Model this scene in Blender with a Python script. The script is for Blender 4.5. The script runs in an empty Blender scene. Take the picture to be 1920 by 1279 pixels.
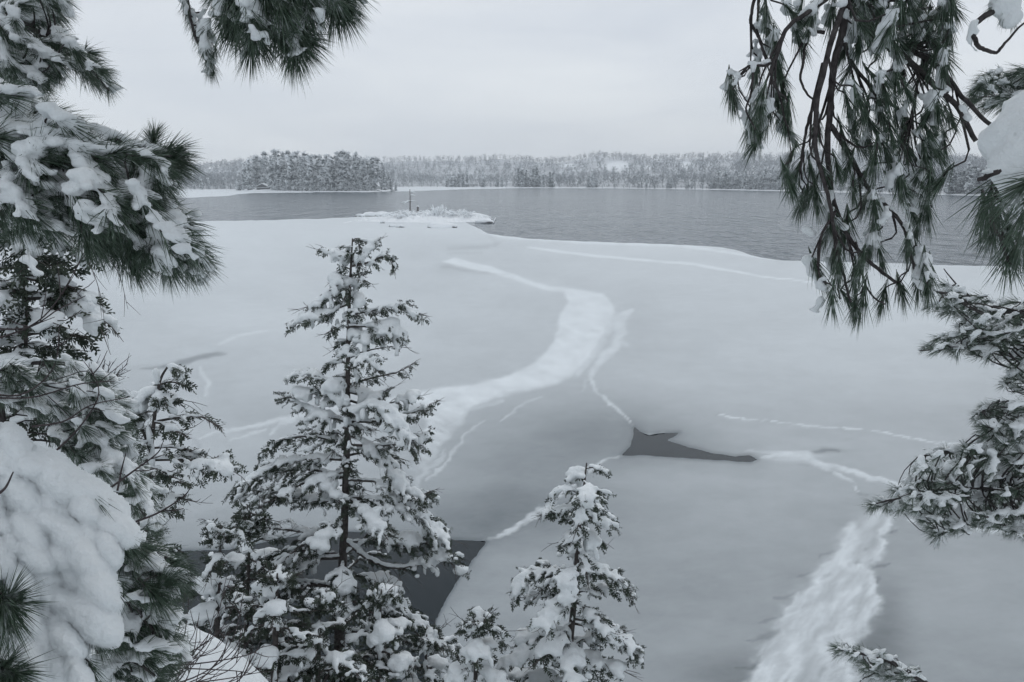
import bpy, bmesh, math, random
import numpy as np

random.seed(7)
RNG = np.random.default_rng(7)
scene = bpy.context.scene
COL = scene.collection

# ------------------------------------------------------------------ camera
F = 1478.0                    # focal length in photograph pixels (1920 wide)
PITCH = math.radians(11.57)
CAM = np.array([0.0, 0.0, 9.0])
cam_data = bpy.data.cameras.new("camera")
cam_data.sensor_width = 36.0
cam_data.lens = F / 1920.0 * 36.0
cam_data.clip_start = 0.05
cam_data.clip_end = 6000.0
cam = bpy.data.objects.new("camera", cam_data)
COL.objects.link(cam)
cam.location = CAM
cam.rotation_euler = (math.pi / 2 - PITCH, 0, 0)
scene.camera = cam

# ------------------------------------------------------------------ sky: even overcast
SUN_EL, SUN_ROT = 48.0, 25.0
world = bpy.data.worlds.new("World")
scene.world = world
world.use_nodes = True
wn, wl = world.node_tree.nodes, world.node_tree.links
wn.clear()
w_out = wn.new("ShaderNodeOutputWorld")
w_bg = wn.new("ShaderNodeBackground")
w_bg.inputs["Strength"].default_value = 0.1
w_sky = wn.new("ShaderNodeTexSky")
w_sky.sky_type = 'NISHITA'
w_sky.sun_disc = False
w_sky.sun_elevation = math.radians(SUN_EL)
w_sky.sun_rotation = math.radians(SUN_ROT)
w_tc = wn.new("ShaderNodeTexCoord")
w_map = wn.new("ShaderNodeMapping")
w_map.inputs["Scale"].default_value = (1.6, 1.6, 7.0)
w_no = wn.new("ShaderNodeTexNoise")
w_no.inputs["Scale"].default_value = 1.9
w_no.inputs["Detail"].default_value = 5.0
w_no.inputs["Roughness"].default_value = 0.5
w_no.inputs["Distortion"].default_value = 0.4
w_rmp = wn.new("ShaderNodeValToRGB")
w_rmp.color_ramp.elements[0].position = 0.3
w_rmp.color_ramp.elements[0].color = (0.84, 0.86, 0.90, 1)
w_rmp.color_ramp.elements[1].position = 0.7
w_rmp.color_ramp.elements[1].color = (1.03, 1.03, 1.03, 1)
w_mul = wn.new("ShaderNodeVectorMath"); w_mul.operation = 'MULTIPLY'
w_mul.inputs[1].default_value = (7.85, 8.2, 8.58)
w_mix = wn.new("ShaderNodeMix"); w_mix.data_type = 'RGBA'
w_mix.inputs[0].default_value = 0.93
wl.new(w_tc.outputs["Generated"], w_map.inputs["Vector"])
wl.new(w_map.outputs[0], w_no.inputs["Vector"])
wl.new(w_no.outputs["Fac"], w_rmp.inputs["Fac"])
wl.new(w_rmp.outputs["Color"], w_mul.inputs[0])
wl.new(w_sky.outputs["Color"], w_mix.inputs[6])
wl.new(w_mul.outputs[0], w_mix.inputs[7])
wl.new(w_mix.outputs[2], w_bg.inputs["Color"])
wl.new(w_bg.outputs[0], w_out.inputs["Surface"])

sun_d = bpy.data.lights.new("sun", 'SUN')
sun_d.energy = 0.5
sun_d.angle = math.radians(35)
sun_d.color = (1.0, 0.97, 0.94)
sun = bpy.data.objects.new("sun", sun_d)
COL.objects.link(sun)
sun.rotation_euler = (math.radians(90 - SUN_EL), 0, math.radians(180 - SUN_ROT))

scene.view_settings.view_transform = 'Standard'
scene.view_settings.look = 'None'
scene.view_settings.exposure = 0.0
scene.view_settings.gamma = 1.0
scene.view_settings.use_curve_mapping = False
scene.cycles.max_bounces = 4
scene.cycles.diffuse_bounces = 2
scene.cycles.volume_bounces = 1
scene.cycles.use_adaptive_sampling = True
scene.cycles.adaptive_threshold = 0.025
scene.cycles.adaptive_min_samples = 20

# ------------------------------------------------------------------ geometry helpers
cP, sP = math.cos(PITCH), math.sin(PITCH)
FWD = np.array([0, cP, -sP]); UPV = np.array([0, sP, cP]); RGT = np.array([1.0, 0, 0])

def P(px, py, d):
    """place in the world seen at a photograph pixel, d metres along the view axis"""
    return CAM + d * (FWD + (px - 960.0) / F * RGT + (639.5 - py) / F * UPV)

def PW(px, py, z=0.0):
    """place on the level z seen at a photograph pixel"""
    px = np.asarray(px, float); py = np.asarray(py, float)
    u = (px - 960.0) / F; v = (639.5 - py) / F
    dz = v * cP - sP
    t = (z - CAM[2]) / dz
    return np.stack([u * t, (cP + v * sP) * t, np.full_like(t, z)], -1)

def nrm(v):
    v = np.asarray(v, float)
    return v / (np.linalg.norm(v, axis=-1, keepdims=True) + 1e-12)

def spline(pts, n):
    p = np.asarray(pts, float)
    if len(p) == 2:
        t = np.linspace(0, 1, n)[:, None]
        return p[0] * (1 - t) + p[1] * t
    p = np.vstack([2 * p[0] - p[1], p, 2 * p[-1] - p[-2]])
    m = len(p) - 3
    out = []
    for t in np.linspace(0, m - 1e-6, n):
        i = int(t); f = t - i
        a, b, c, d = p[i], p[i + 1], p[i + 2], p[i + 3]
        out.append(0.5 * ((2 * b) + (c - a) * f + (2 * a - 5 * b + 4 * c - d) * f * f + (3 * b - a - 3 * c + d) * f ** 3))
    return np.array(out)

def orient(tmpls, pos, dirs, size, rg, sag=0.0):
    """many copies of leaf templates turned along dirs, as one vertex and triangle array"""
    pos = np.asarray(pos, float); d = nrm(np.asarray(dirs, float)); size = np.asarray(size, float); n = len(pos)
    y = nrm(np.cross(rg.normal(size=(n, 3)), d)); B = np.stack([d, y, np.cross(d, y)], 1)
    pick = rg.integers(len(tmpls), size=n); VV, TT, off = [], [], 0
    for k, (v, t) in enumerate(tmpls):
        j = np.nonzero(pick == k)[0]
        if len(j) == 0: continue
        w = np.einsum('vi,nij->nvj', v, B[j]) * size[j][:, None, None]
        if sag: w[..., 2] -= sag * size[j][:, None] * np.clip(v[:, 0], 0, 1.2)[None] ** 2
        w += pos[j][:, None, :]
        VV.append(w.reshape(-1, 3)); TT.append((t[None] + (np.arange(len(j)) * len(v))[:, None, None]).reshape(-1, 3) + off); off += len(j) * len(v)
    return np.vstack(VV), np.vstack(TT)

class MB:
    """collects triangles that become one mesh"""
    def __init__(self):
        self.v, self.t, self.m, self.n = [], [], [], 0
    def add(self, v, t, m=0):
        v = np.asarray(v, float); t = np.asarray(t, int)
        if len(t) == 0: return
        self.v.append(v); self.t.append(t + self.n); self.n += len(v)
        self.m.append(np.full(len(t), m, int))
    def tube(self, path, radii, sides=6, m=0, cap=True):
        path = np.asarray(path, float); k = len(path)
        radii = np.broadcast_to(np.asarray(radii, float), (k,))
        tan = nrm(np.gradient(path, axis=0))
        ref = np.array([0.31, 0.17, 0.93]) if abs(tan[:, 2]).mean() < 0.8 else np.array([0.95, 0.2, 0.1])
        a = nrm(np.cross(tan, ref)); b = np.cross(tan, a)
        ang = np.arange(sides) * 2 * math.pi / sides
        ring = (a[:, None, :] * np.cos(ang)[None, :, None] + b[:, None, :] * np.sin(ang)[None, :, None])
        v = (path[:, None, :] + ring * radii[:, None, None]).reshape(-1, 3)
        i = np.arange(k - 1)[:, None] * sides; j = np.arange(sides)[None, :]
        q0 = i + j; q1 = i + (j + 1) % sides; q2 = q1 + sides; q3 = q0 + sides
        t = np.concatenate([np.stack([q0, q1, q2], -1).reshape(-1, 3), np.stack([q0, q2, q3], -1).reshape(-1, 3)])
        if cap:
            v = np.vstack([v, path[0], path[-1]]); c0, c1 = len(v) - 2, len(v) - 1
            jj = np.arange(sides)
            t = np.vstack([t, np.stack([jj, np.full(sides, c0), (jj + 1) % sides], -1),
                           np.stack([(k - 1) * sides + (jj + 1) % sides, np.full(sides, c1), (k - 1) * sides + jj], -1)])
        self.add(v, t, m)
    def box(self, c, s, rz=0.0, m=0):
        x, y, z = np.array(s) / 2.0
        v = np.array([[i, j, k] for i in (-x, x) for j in (-y, y) for k in (-z, z)])
        ca, sa = math.cos(rz), math.sin(rz)
        v = np.stack([v[:, 0] * ca - v[:, 1] * sa, v[:, 0] * sa + v[:, 1] * ca, v[:, 2]], -1) + np.array(c)
        t = [(0, 1, 3), (0, 3, 2), (4, 6, 7), (4, 7, 5), (0, 4, 5), (0, 5, 1), (2, 3, 7), (2, 7, 6), (0, 2, 6), (0, 6, 4), (1, 5, 7), (1, 7, 3)]
        self.add(v, t, m)
    def arrays(self):
        if not self.v: return np.zeros((0, 3)), np.zeros((0, 3), int), np.zeros(0, int)
        return np.vstack(self.v), np.vstack(self.t), np.concatenate(self.m)
    def mesh(self, name, mats, smooth=False):
        v, t, m = self.arrays()
        return make_mesh(name, v, t, mats, m, smooth)
    def build(self, name, mats, parent=None, smooth=False):
        return link(name, self.mesh(name, mats, smooth), parent)

def make_mesh(name, v, t, mats, m=None, smooth=False):
    me = bpy.data.meshes.new(name)
    n, k = len(v), len(t)
    me.vertices.add(n); me.vertices.foreach_set("co", np.ascontiguousarray(v, dtype=np.float32).ravel())
    me.loops.add(k * 3); me.loops.foreach_set("vertex_index", np.ascontiguousarray(t, dtype=np.int32).ravel())
    me.polygons.add(k)
    me.polygons.foreach_set("loop_start", np.arange(0, k * 3, 3, dtype=np.int32))
    me.polygons.foreach_set("loop_total", np.full(k, 3, dtype=np.int32))
    for mt in (mats if isinstance(mats, (list, tuple)) else [mats]):
        me.materials.append(mt)
    if m is not None and m.any():
        me.polygons.foreach_set("material_index", m.astype(np.int32))
    me.polygons.foreach_set("use_smooth", np.full(k, smooth, dtype=bool))
    me.update(calc_edges=True)
    return me

def link(name, data, parent=None):
    o = bpy.data.objects.new(name, data)
    COL.objects.link(o)
    if parent is not None:
        o.parent = parent
        b = parent
        off = np.zeros(3)
        while b is not None:
            off += np.array(b.location); b = b.parent
        o.location = -off          # meshes are written in world coordinates
    return o

def thing(name, label, cat, loc, group=None):
    o = bpy.data.objects.new(name, None)
    COL.objects.link(o)
    o.location = loc
    o.empty_display_size = 0.2
    return tag(o, label, cat, group)

def tag(o, label=None, cat=None, group=None, kind=None):
    if label: o["label"] = label
    if cat: o["category"] = cat
    if group: o["group"] = group
    if kind: o["kind"] = kind
    return o

# ---- value noise in numpy
def _h(i, j, s):
    n = (i.astype(np.int64) * 374761393 + j.astype(np.int64) * 668265263 + s * 974711) & 0xffffffff
    n = ((n ^ (n >> 13)) * 1274126177) & 0xffffffff
    return ((n ^ (n >> 16)) & 0xffff) / 65535.0

def vnoise(x, y, s=0):
    x = np.asarray(x, float); y = np.asarray(y, float)
    i = np.floor(x); j = np.floor(y); f = x - i; g = y - j
    f = f * f * (3 - 2 * f); g = g * g * (3 - 2 * g)
    return (_h(i, j, s) * (1 - f) * (1 - g) + _h(i + 1, j, s) * f * (1 - g) + _h(i, j + 1, s) * (1 - f) * g + _h(i + 1, j + 1, s) * f * g)

def fbm(x, y, s=0, o=4):
    r = 0; a = 0.5; t = 0
    for k in range(o):
        r = r + a * vnoise(np.asarray(x) * 2 ** k, np.asarray(y) * 2 ** k, s + k * 17); t += a; a *= 0.5
    return r / t * 2 - 1          # about -1..1

def sstep(x):
    x = np.clip(x, 0, 1)
    return x * x * (3 - 2 * x)

def poly_sdf(px, py, poly):
    """signed pixel distance to a closed outline, negative inside"""
    poly = np.asarray(poly, float)
    d = np.full(px.shape, 1e9); ins = np.zeros(px.shape, bool)
    for a, b in zip(poly, np.roll(poly, -1, 0)):
        e = b - a; L = e @ e + 1e-9
        t = np.clip(((px - a[0]) * e[0] + (py - a[1]) * e[1]) / L, 0, 1)
        d = np.minimum(d, np.hypot(px - a[0] - t * e[0], py - a[1] - t * e[1]))
        c = (a[1] > py) != (b[1] > py)
        xi = a[0] + (py - a[1]) / (b[1] - a[1] + 1e-12) * (b[0] - a[0])
        ins ^= c & (px < xi)
    return np.where(ins, -d, d)

def line_dist(px, py, line):
    """distance to a polyline of (x, y, halfwidth), divided by the local half width"""
    full = np.full(px.shape, 1e9)
    la = np.array(line, float); mg = 4 * la[:, 2].max() + 4
    near = (px > la[:, 0].min() - mg) & (px < la[:, 0].max() + mg) & (py > la[:, 1].min() - mg) & (py < la[:, 1].max() + mg)
    px, py = px[near], py[near]; best = np.full(px.shape, 1e9)
    for a, b in zip(line[:-1], line[1:]):
        ex, ey = b[0] - a[0], b[1] - a[1]; L = ex * ex + ey * ey + 1e-9
        t = np.clip(((px - a[0]) * ex + (py - a[1]) * ey) / L, 0, 1)
        w = a[2] + t * (b[2] - a[2])
        best = np.minimum(best, np.hypot(px - a[0] - t * ex, (py - a[1] - t * ey)) / w)
    full[near] = best
    return full

# ------------------------------------------------------------------ materials
def mat(name, col, rough=0.8, col2=None, scale=5.0, bump=0.0, bscale=20.0, spec=0.3, detail=4.0, coord="Object", bdist=0.01):
    m = bpy.data.materials.new(name); m.use_nodes = True
    n, l = m.node_tree.nodes, m.node_tree.links
    b = n["Principled BSDF"]
    b.inputs["Base Color"].default_value = (*col, 1)
    b.inputs["Roughness"].default_value = rough
    b.inputs["Specular IOR Level"].default_value = spec
    tc = n.new("ShaderNodeTexCoord")
    if col2 is not None:
        no = n.new("ShaderNodeTexNoise"); no.inputs["Scale"].default_value = scale; no.inputs["Detail"].default_value = detail
        r = n.new("ShaderNodeValToRGB")
        r.color_ramp.elements[0].position = 0.32; r.color_ramp.elements[0].color = (*col, 1)
        r.color_ramp.elements[1].position = 0.68; r.color_ramp.elements[1].color = (*col2, 1)
        l.new(tc.outputs[coord], no.inputs["Vector"]); l.new(no.outputs["Fac"], r.inputs["Fac"]); l.new(r.outputs["Color"], b.inputs["Base Color"])
    if bump:
        nb = n.new("ShaderNodeTexNoise"); nb.inputs["Scale"].default_value = bscale; nb.inputs["Detail"].default_value = 5.0
        bp = n.new("ShaderNodeBump"); bp.inputs["Strength"].default_value = bump; bp.inputs["Distance"].default_value = bdist
        l.new(tc.outputs[coord], nb.inputs["Vector"]); l.new(nb.outputs["Fac"], bp.inputs["Height"]); l.new(bp.outputs[0], b.inputs["Normal"])
    return m

SNOW = mat("snow", (0.71, 0.75, 0.77), 0.75, (0.80, 0.835, 0.85), 5.0, 0.9, 48.0, 0.2, bdist=0.011)
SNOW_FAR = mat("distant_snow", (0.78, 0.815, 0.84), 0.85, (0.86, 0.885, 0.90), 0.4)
BARK = mat("pine_bark", (0.030, 0.027, 0.028), 0.9, (0.075, 0.068, 0.068), 60.0, 0.6, 120.0, 0.2, bdist=0.004)
NEEDLE_STOPS = [(0.30, (0.028, 0.050, 0.033)), (0.56, (0.070, 0.106, 0.074)), (0.68, (0.30, 0.335, 0.33))]
CBARK = mat("cedar_bark", (0.04, 0.036, 0.035), 0.9, (0.10, 0.09, 0.085), 25.0, 0.6, 60.0, 0.2, bdist=0.01)
TWIG = mat("bare_twig", (0.035, 0.028, 0.03), 0.85, (0.085, 0.07, 0.072), 40.0)
NEEDLE = mat("pine_needles", (0.030, 0.050, 0.034), 0.5, (0.078, 0.110, 0.078), 42.0, spec=0.35)
_r = [n for n in NEEDLE.node_tree.nodes if n.type == "VALTORGB"][0].color_ramp
_r.elements.new(0.5)
for _e, (_p, _c) in zip(_r.elements, NEEDLE_STOPS): _e.position = _p; _e.color = (*_c, 1)
CEDAR = mat("cedar_foliage", (0.022, 0.034, 0.026), 0.7, (0.056, 0.070, 0.050), 9.0, spec=0.25)
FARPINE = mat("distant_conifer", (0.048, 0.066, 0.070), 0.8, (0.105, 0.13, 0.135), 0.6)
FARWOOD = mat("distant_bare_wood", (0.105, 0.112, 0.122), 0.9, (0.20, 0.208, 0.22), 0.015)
FROST = mat("frosted_twigs", (0.28, 0.305, 0.325), 0.9, (0.60, 0.635, 0.66), 0.012)
ROCK = mat("shore_rock", (0.07, 0.07, 0.075), 0.8, (0.16, 0.155, 0.15), 0.8, 0.5, 3.0, bdist=0.05)
DEADWOOD = mat("grey_deadwood", (0.10, 0.095, 0.095), 0.9, (0.19, 0.18, 0.175), 3.0)
CABINWOOD = mat("dark_stained_boards", (0.035, 0.032, 0.032), 0.8, (0.06, 0.055, 0.055), 1.0)
GLASS = mat("window_glass", (0.02, 0.025, 0.03), 0.08, spec=0.5)
# ================================================================== water
def water_mat(name, wave, rough):
    m = bpy.data.materials.new(name); m.use_nodes = True
    n, l = m.node_tree.nodes, m.node_tree.links
    b = n["Principled BSDF"]
    b.inputs["Base Color"].default_value = (0.006, 0.030, 0.050, 1)
    b.inputs["Roughness"].default_value = rough
    b.inputs["IOR"].default_value = 1.33
    tc = n.new("ShaderNodeTexCoord")
    h = None
    for sc, dist, k in wave:
        mp = n.new("ShaderNodeMapping"); mp.inputs["Scale"].default_value = sc
        mp.inputs["Rotation"].default_value = (0, 0, k)
        no = n.new("ShaderNodeTexNoise"); no.inputs["Scale"].default_value = 1.0; no.inputs["Detail"].default_value = 4.0
        bp = n.new("ShaderNodeBump"); bp.inputs["Strength"].default_value = 1.0; bp.inputs["Distance"].default_value = dist
        l.new(tc.outputs["Object"], mp.inputs["Vector"]); l.new(mp.outputs[0], no.inputs["Vector"]); l.new(no.outputs["Fac"], bp.inputs["Height"])
        if h is not None: l.new(h.outputs[0], bp.inputs["Normal"])
        h = bp
    l.new(h.outputs[0], b.inputs["Normal"])
    b.inputs["Specular IOR Level"].default_value = 0.34
    return m

WATER = water_mat("rippled_lake_water", [((0.20, 0.055, 1), 1.7, 0.12), ((0.5, 0.3, 1), 0.45, -0.15)], 0.12)
CALM_COL = (0.006, 0.014, 0.019, 1)
CALM = water_mat("calm_dark_water", [((0.4, 0.4, 1), 0.002, 0.0)], 0.05)

CALM.node_tree.nodes["Principled BSDF"].inputs["Base Color"].default_value = CALM_COL

def sheet(name, x0, x1, y0, y1, z, m):
    me = make_mesh(name, [(x0, y0, z), (x1, y0, z), (x1, y1, z), (x0, y1, z)], [(0, 1, 2), (0, 2, 3)], m)
    return tag(link(name, me), kind="structure")

sheet("lake_water", -2600, 2600, -40, 2600, -0.03, WATER)
sheet("still_water", -60, 60, 5, 62, -0.0145, CALM)

# ================================================================== ice on the lake
EDGE = np.array([(-4000, 430), (-400, 421), (0, 418), (330, 416), (380, 415), (520, 412), (640, 409), (680, 406), (760, 400), (850, 405), (895, 428), (912, 437),
                 (945, 443), (1020, 449), (1100, 453), (1200, 456), (1300, 460), (1350, 463), (1390, 472), (1430, 484), (1470, 488),
                 (1530, 490), (1640, 492), (1760, 497), (1920, 500), (2300, 506), (6000, 540)], float)
HOLE_MID = [(1187, 798), (1200, 808), (1216, 816), (1245, 812), (1274, 811), (1262, 820), (1248, 825), (1290, 838), (1340, 850), (1380, 856),
            (1405, 853), (1421, 862), (1408, 866), (1340, 862), (1250, 856), (1200, 853), (1165, 854), (1181, 838), (1188, 815)]
HOLE_NEAR = [(150, 1045), (300, 1034), (430, 1030), (520, 1012), (600, 995), (700, 998), (790, 1007), (845, 1012), (912, 1014), (893, 1040), (868, 1072),
             (843, 1112), (821, 1152), (806, 1195), (800, 1400), (100, 1400)]
HOLE_SLIT = [(262, 692), (320, 683), (370, 667), (405, 660), (425, 662), (400, 668), (372, 675), (345, 687), (318, 690)]

BAND = [(828, 490), (850, 483), (880, 491), (920, 499), (960, 514), (990, 525), (1030, 537), (1060, 539), (1100, 545), (1130, 552), (1146, 570),
        (1152, 588), (1141, 612), (1126, 640), (1110, 667), (1090, 690), (1068, 709), (1035, 722), (1000, 730), (955, 741), (920, 748),
        (890, 760), (870, 782), (848, 812), (820, 850), (785, 895), (770, 880), (790, 830), (800, 790), (790, 760), (740, 757), (700, 756), (760, 740), (830, 727), (900, 719), (950, 707),
        (990, 690), (1015, 671), (1036, 645), (1043, 618), (1050, 590), (1066, 566), (1060, 548), (1020, 545), (980, 531), (940, 519), (900, 508), (860, 499)]
RIDGE = [(1640, 955), (1675, 973), (1687, 994), (1664, 1004), (1660, 1030), (1640, 1055), (1618, 1071), (1641, 1080), (1649, 1100), (1636, 1125), (1631, 1150),
         (1614, 1180), (1600, 1200), (1596, 1232), (1590, 1300), (1570, 1420), (1330, 1420), (1405, 1290), (1430, 1235), (1455, 1200), (1480, 1160), (1510, 1110), (1545, 1065), (1580, 1040), (1595, 1000), (1618, 970)]
LINES = [
    ([(1184, 583, 5), (1160, 600, 12), (1164, 628, 10), (1152, 652, 8), (1130, 670, 11), (1114, 690, 7), (1112, 712, 4), (1120, 735, 3), (1140, 756, 3), (1165, 775, 3), (1183, 797, 2.5)], 0.85),
    ([(1150, 600, 7), (1130, 635, 10), (1085, 700, 8)], 0.8), ([(1165, 640, 4), (1175, 648, 5)], .75), ([(1140, 612, 5), (1162, 618, 6)], .75),
    ([(990, 464, 2), (1050, 472, 3), (1110, 480, 3), (1180, 486, 2.5), (1290, 494, 3), (1350, 505, 3), (1430, 518, 2), (1540, 532, 1.5)], 0.97),
    ([(1345, 778, 1), (1430, 790, 1.6), (1510, 798, 1.8), (1600, 804, 1.8), (1680, 816, 2), (1745, 827, 2.2), (1930, 850, 2)], 0.85),
    ([(1412, 866, 1.5), (1440, 858, 4), (1480, 852, 6), (1510, 855, 7), (1545, 872, 7), (1600, 886, 6), (1640, 898, 5), (1690, 915, 5), (1790, 945, 5)], 0.86),
    ([(1505, 858, 3), (1560, 885, 3), (1595, 905, 2.5), (1612, 922, 1.5)], 0.75),
    ([(1400, 846, 1.5), (1440, 850, 2.5), (1490, 846, 3), (1530, 851, 2)], 0.7),
    ([(903, 1013, 2), (940, 1000, 4), (980, 980, 5.5), (1020, 955, 5.5), (1060, 925, 5), (1115, 873, 3.5), (1140, 860, 2.5), (1175, 852, 2)], 0.72),
    ([(370, 822, 2), (410, 810, 4), (470, 800, 5), (530, 786, 6), (580, 775, 6), (640, 760, 6), (710, 755, 6)], 0.8),
    ([(430, 828, 2), (485, 811, 4), (500, 806, 2)], 0.75),
    ([(505, 815, 2), (530, 795, 5), (545, 783, 3)], 0.75),
    ([(375, 690, 3), (390, 712, 5), (388, 740, 4)], 0.82),
    ([(410, 645, 3), (440, 632, 4), (505, 620, 3)], 0.86),
    ([(1205, 817, 1.2), (1217, 817, 2), (1245, 813, 1.4)], 0.85),
    ([(845, 800, 3), (880, 768, 6), (940, 752, 4)], 0.72),
    ([(805, 900, 3), (850, 850, 4), (897, 790, 2)], 0.68),
    ([(932, 790, 1.2), (955, 777, 3), (985, 757, 3), (1020, 745, 1.2)], 0.66),
    ([(770, 925, 4), (800, 885, 5), (840, 845, 3)], 0.62),
    ([(1090, 735, 1.2), (1105, 712, 3.5), (1116, 700, 2)], 0.62),
    ([(1700, 975, 2), (1790, 990, 4), (1850, 996, 4), (1960, 1006, 5)], 0.8),
    ([(1450, 486, 2.0), (1280, 461, 3.5), (1100, 455, 3), (945, 446, 3), (905, 437, 2)], 0.97),
]
RIMS = [([(1640, 958, 5), (1676, 978, 6), (1682, 993, 5), (1664, 1003, 5)], .9), ([(1664, 1004, 5), (1656, 1035, 7), (1637, 1057, 7), (1619, 1071, 5)], .95), ([(1600, 990, 9), (1580, 1035, 12), (1590, 1065, 12), (1630, 1078, 9), (1644, 1092, 8), (1630, 1112, 9), (1590, 1124, 11), (1550, 1145, 12), (1515, 1185, 12), (1488, 1230, 11), (1470, 1310, 14)], .93),
        ([(1640, 1105, 7), (1633, 1150, 8), (1613, 1182, 8), (1600, 1205, 7), (1594, 1240, 8), (1588, 1310, 9)], .93), ([(1600, 1150, 6), (1565, 1175, 8), (1545, 1220, 9), (1552, 1300, 11)], .88), ([(1580, 1030, 8), (1535, 1082, 9), (1490, 1145, 9), (1450, 1210, 10), (1415, 1290, 12)], .84), ([(1430, 1245, 6), (1450, 1270, 9), (1440, 1310, 9)], .9)]
STROKES = [([(1575, 1026, 1), (1560, 1033, 2.2), (1535, 1040, 1)], .16), ([(1545, 1068, 1), (1520, 1078, 2.5), (1495, 1083, 1)], .14), ([(1500, 1110, 1), (1478, 1122, 2.5), (1452, 1127, 1)], .16), ([(1470, 1155, 1), (1452, 1164, 2.5), (1430, 1168, 1)], .16), ([(1455, 1185, 1), (1432, 1194, 3.5), (1400, 1197, 1)], .2),
           ([(1420, 1240, 1), (1405, 1248, 3.5), (1370, 1252, 1)], .2), ([(1616, 1073, 1.5), (1640, 1066, 2.5), (1668, 1057, 1)], .28), ([(1638, 1080, 1.5), (1648, 1090, 3), (1650, 1098, 2)], .3), ([(1662, 1001, 1), (1676, 1002, 2)], .3), ([(1590, 1018, 1), (1612, 1012, 1.8)], .1), ([(1614, 1054, 3), (1621, 1056, 3)], .22), ([(1620, 1030, 2), (1626, 1029, 2)], .2), ([(1608, 1056, 2), (1611, 1055, 2)], .2), ([(1545, 1088, 4), (1556, 1084, 3)], .12),
           ([(1530, 848, 1.5), (1545, 845, 3), (1560, 842, 2), (1577, 844, 1)], .3), ([(1350, 779, 1.5), (1353, 780, 1.5)], .2), ([(1500, 868, 1), (1520, 876, 1.5)], .12), ([(1612, 922, 1), (1626, 929, 1.5)], .2), ([(830, 500, 1.5), (870, 506, 2), (950, 516, 1)], .12), ([(845, 466, 2), (905, 461, 3), (940, 452, 1.5)], .12), ([(840, 476, 1.5), (900, 470, 1.8)], .1), ([(905, 435, 2), (930, 456, 2), (925, 462, 1)], .1),
           ([(368, 822, 1.5), (374, 835, 2.5), (390, 852, 1.5)], .16)]
DARKS = [(1000, 890, 170, 115, -0.21), (1180, 815, 130, 55, -0.16), (880, 985, 150, 45, -0.14), (1665, 1135, 40, 45, -0.2), (1640, 1205, 60, 45, -0.24), (1650, 1270, 70, 50, -0.12),
         (1370, 1275, 110, 60, -0.16), (1250, 1000, 200, 90, 0.02), (420, 560, 330, 110, 0.07), (350, 860, 220, 110, 0.12), (1800, 1070, 120, 60, 0.06),
         (880, 462, 50, 5, -0.10), (838, 502, 26, 9, -0.07), (905, 505, 60, 5, -0.06), (1270, 485, 260, 9, -0.04), (1560, 470, 160, 14, 0.0), (1300, 830, 90, 18, -0.07), (1560, 845, 26, 3, -0.2),
         (1100, 790, 130, 80, -0.08), (1500, 950, 190, 60, 0.03), (1200, 600, 40, 60, -0.03), (1520, 690, 220, 60, 0.03), (1600, 600, 250, 60, 0.02)]

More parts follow.
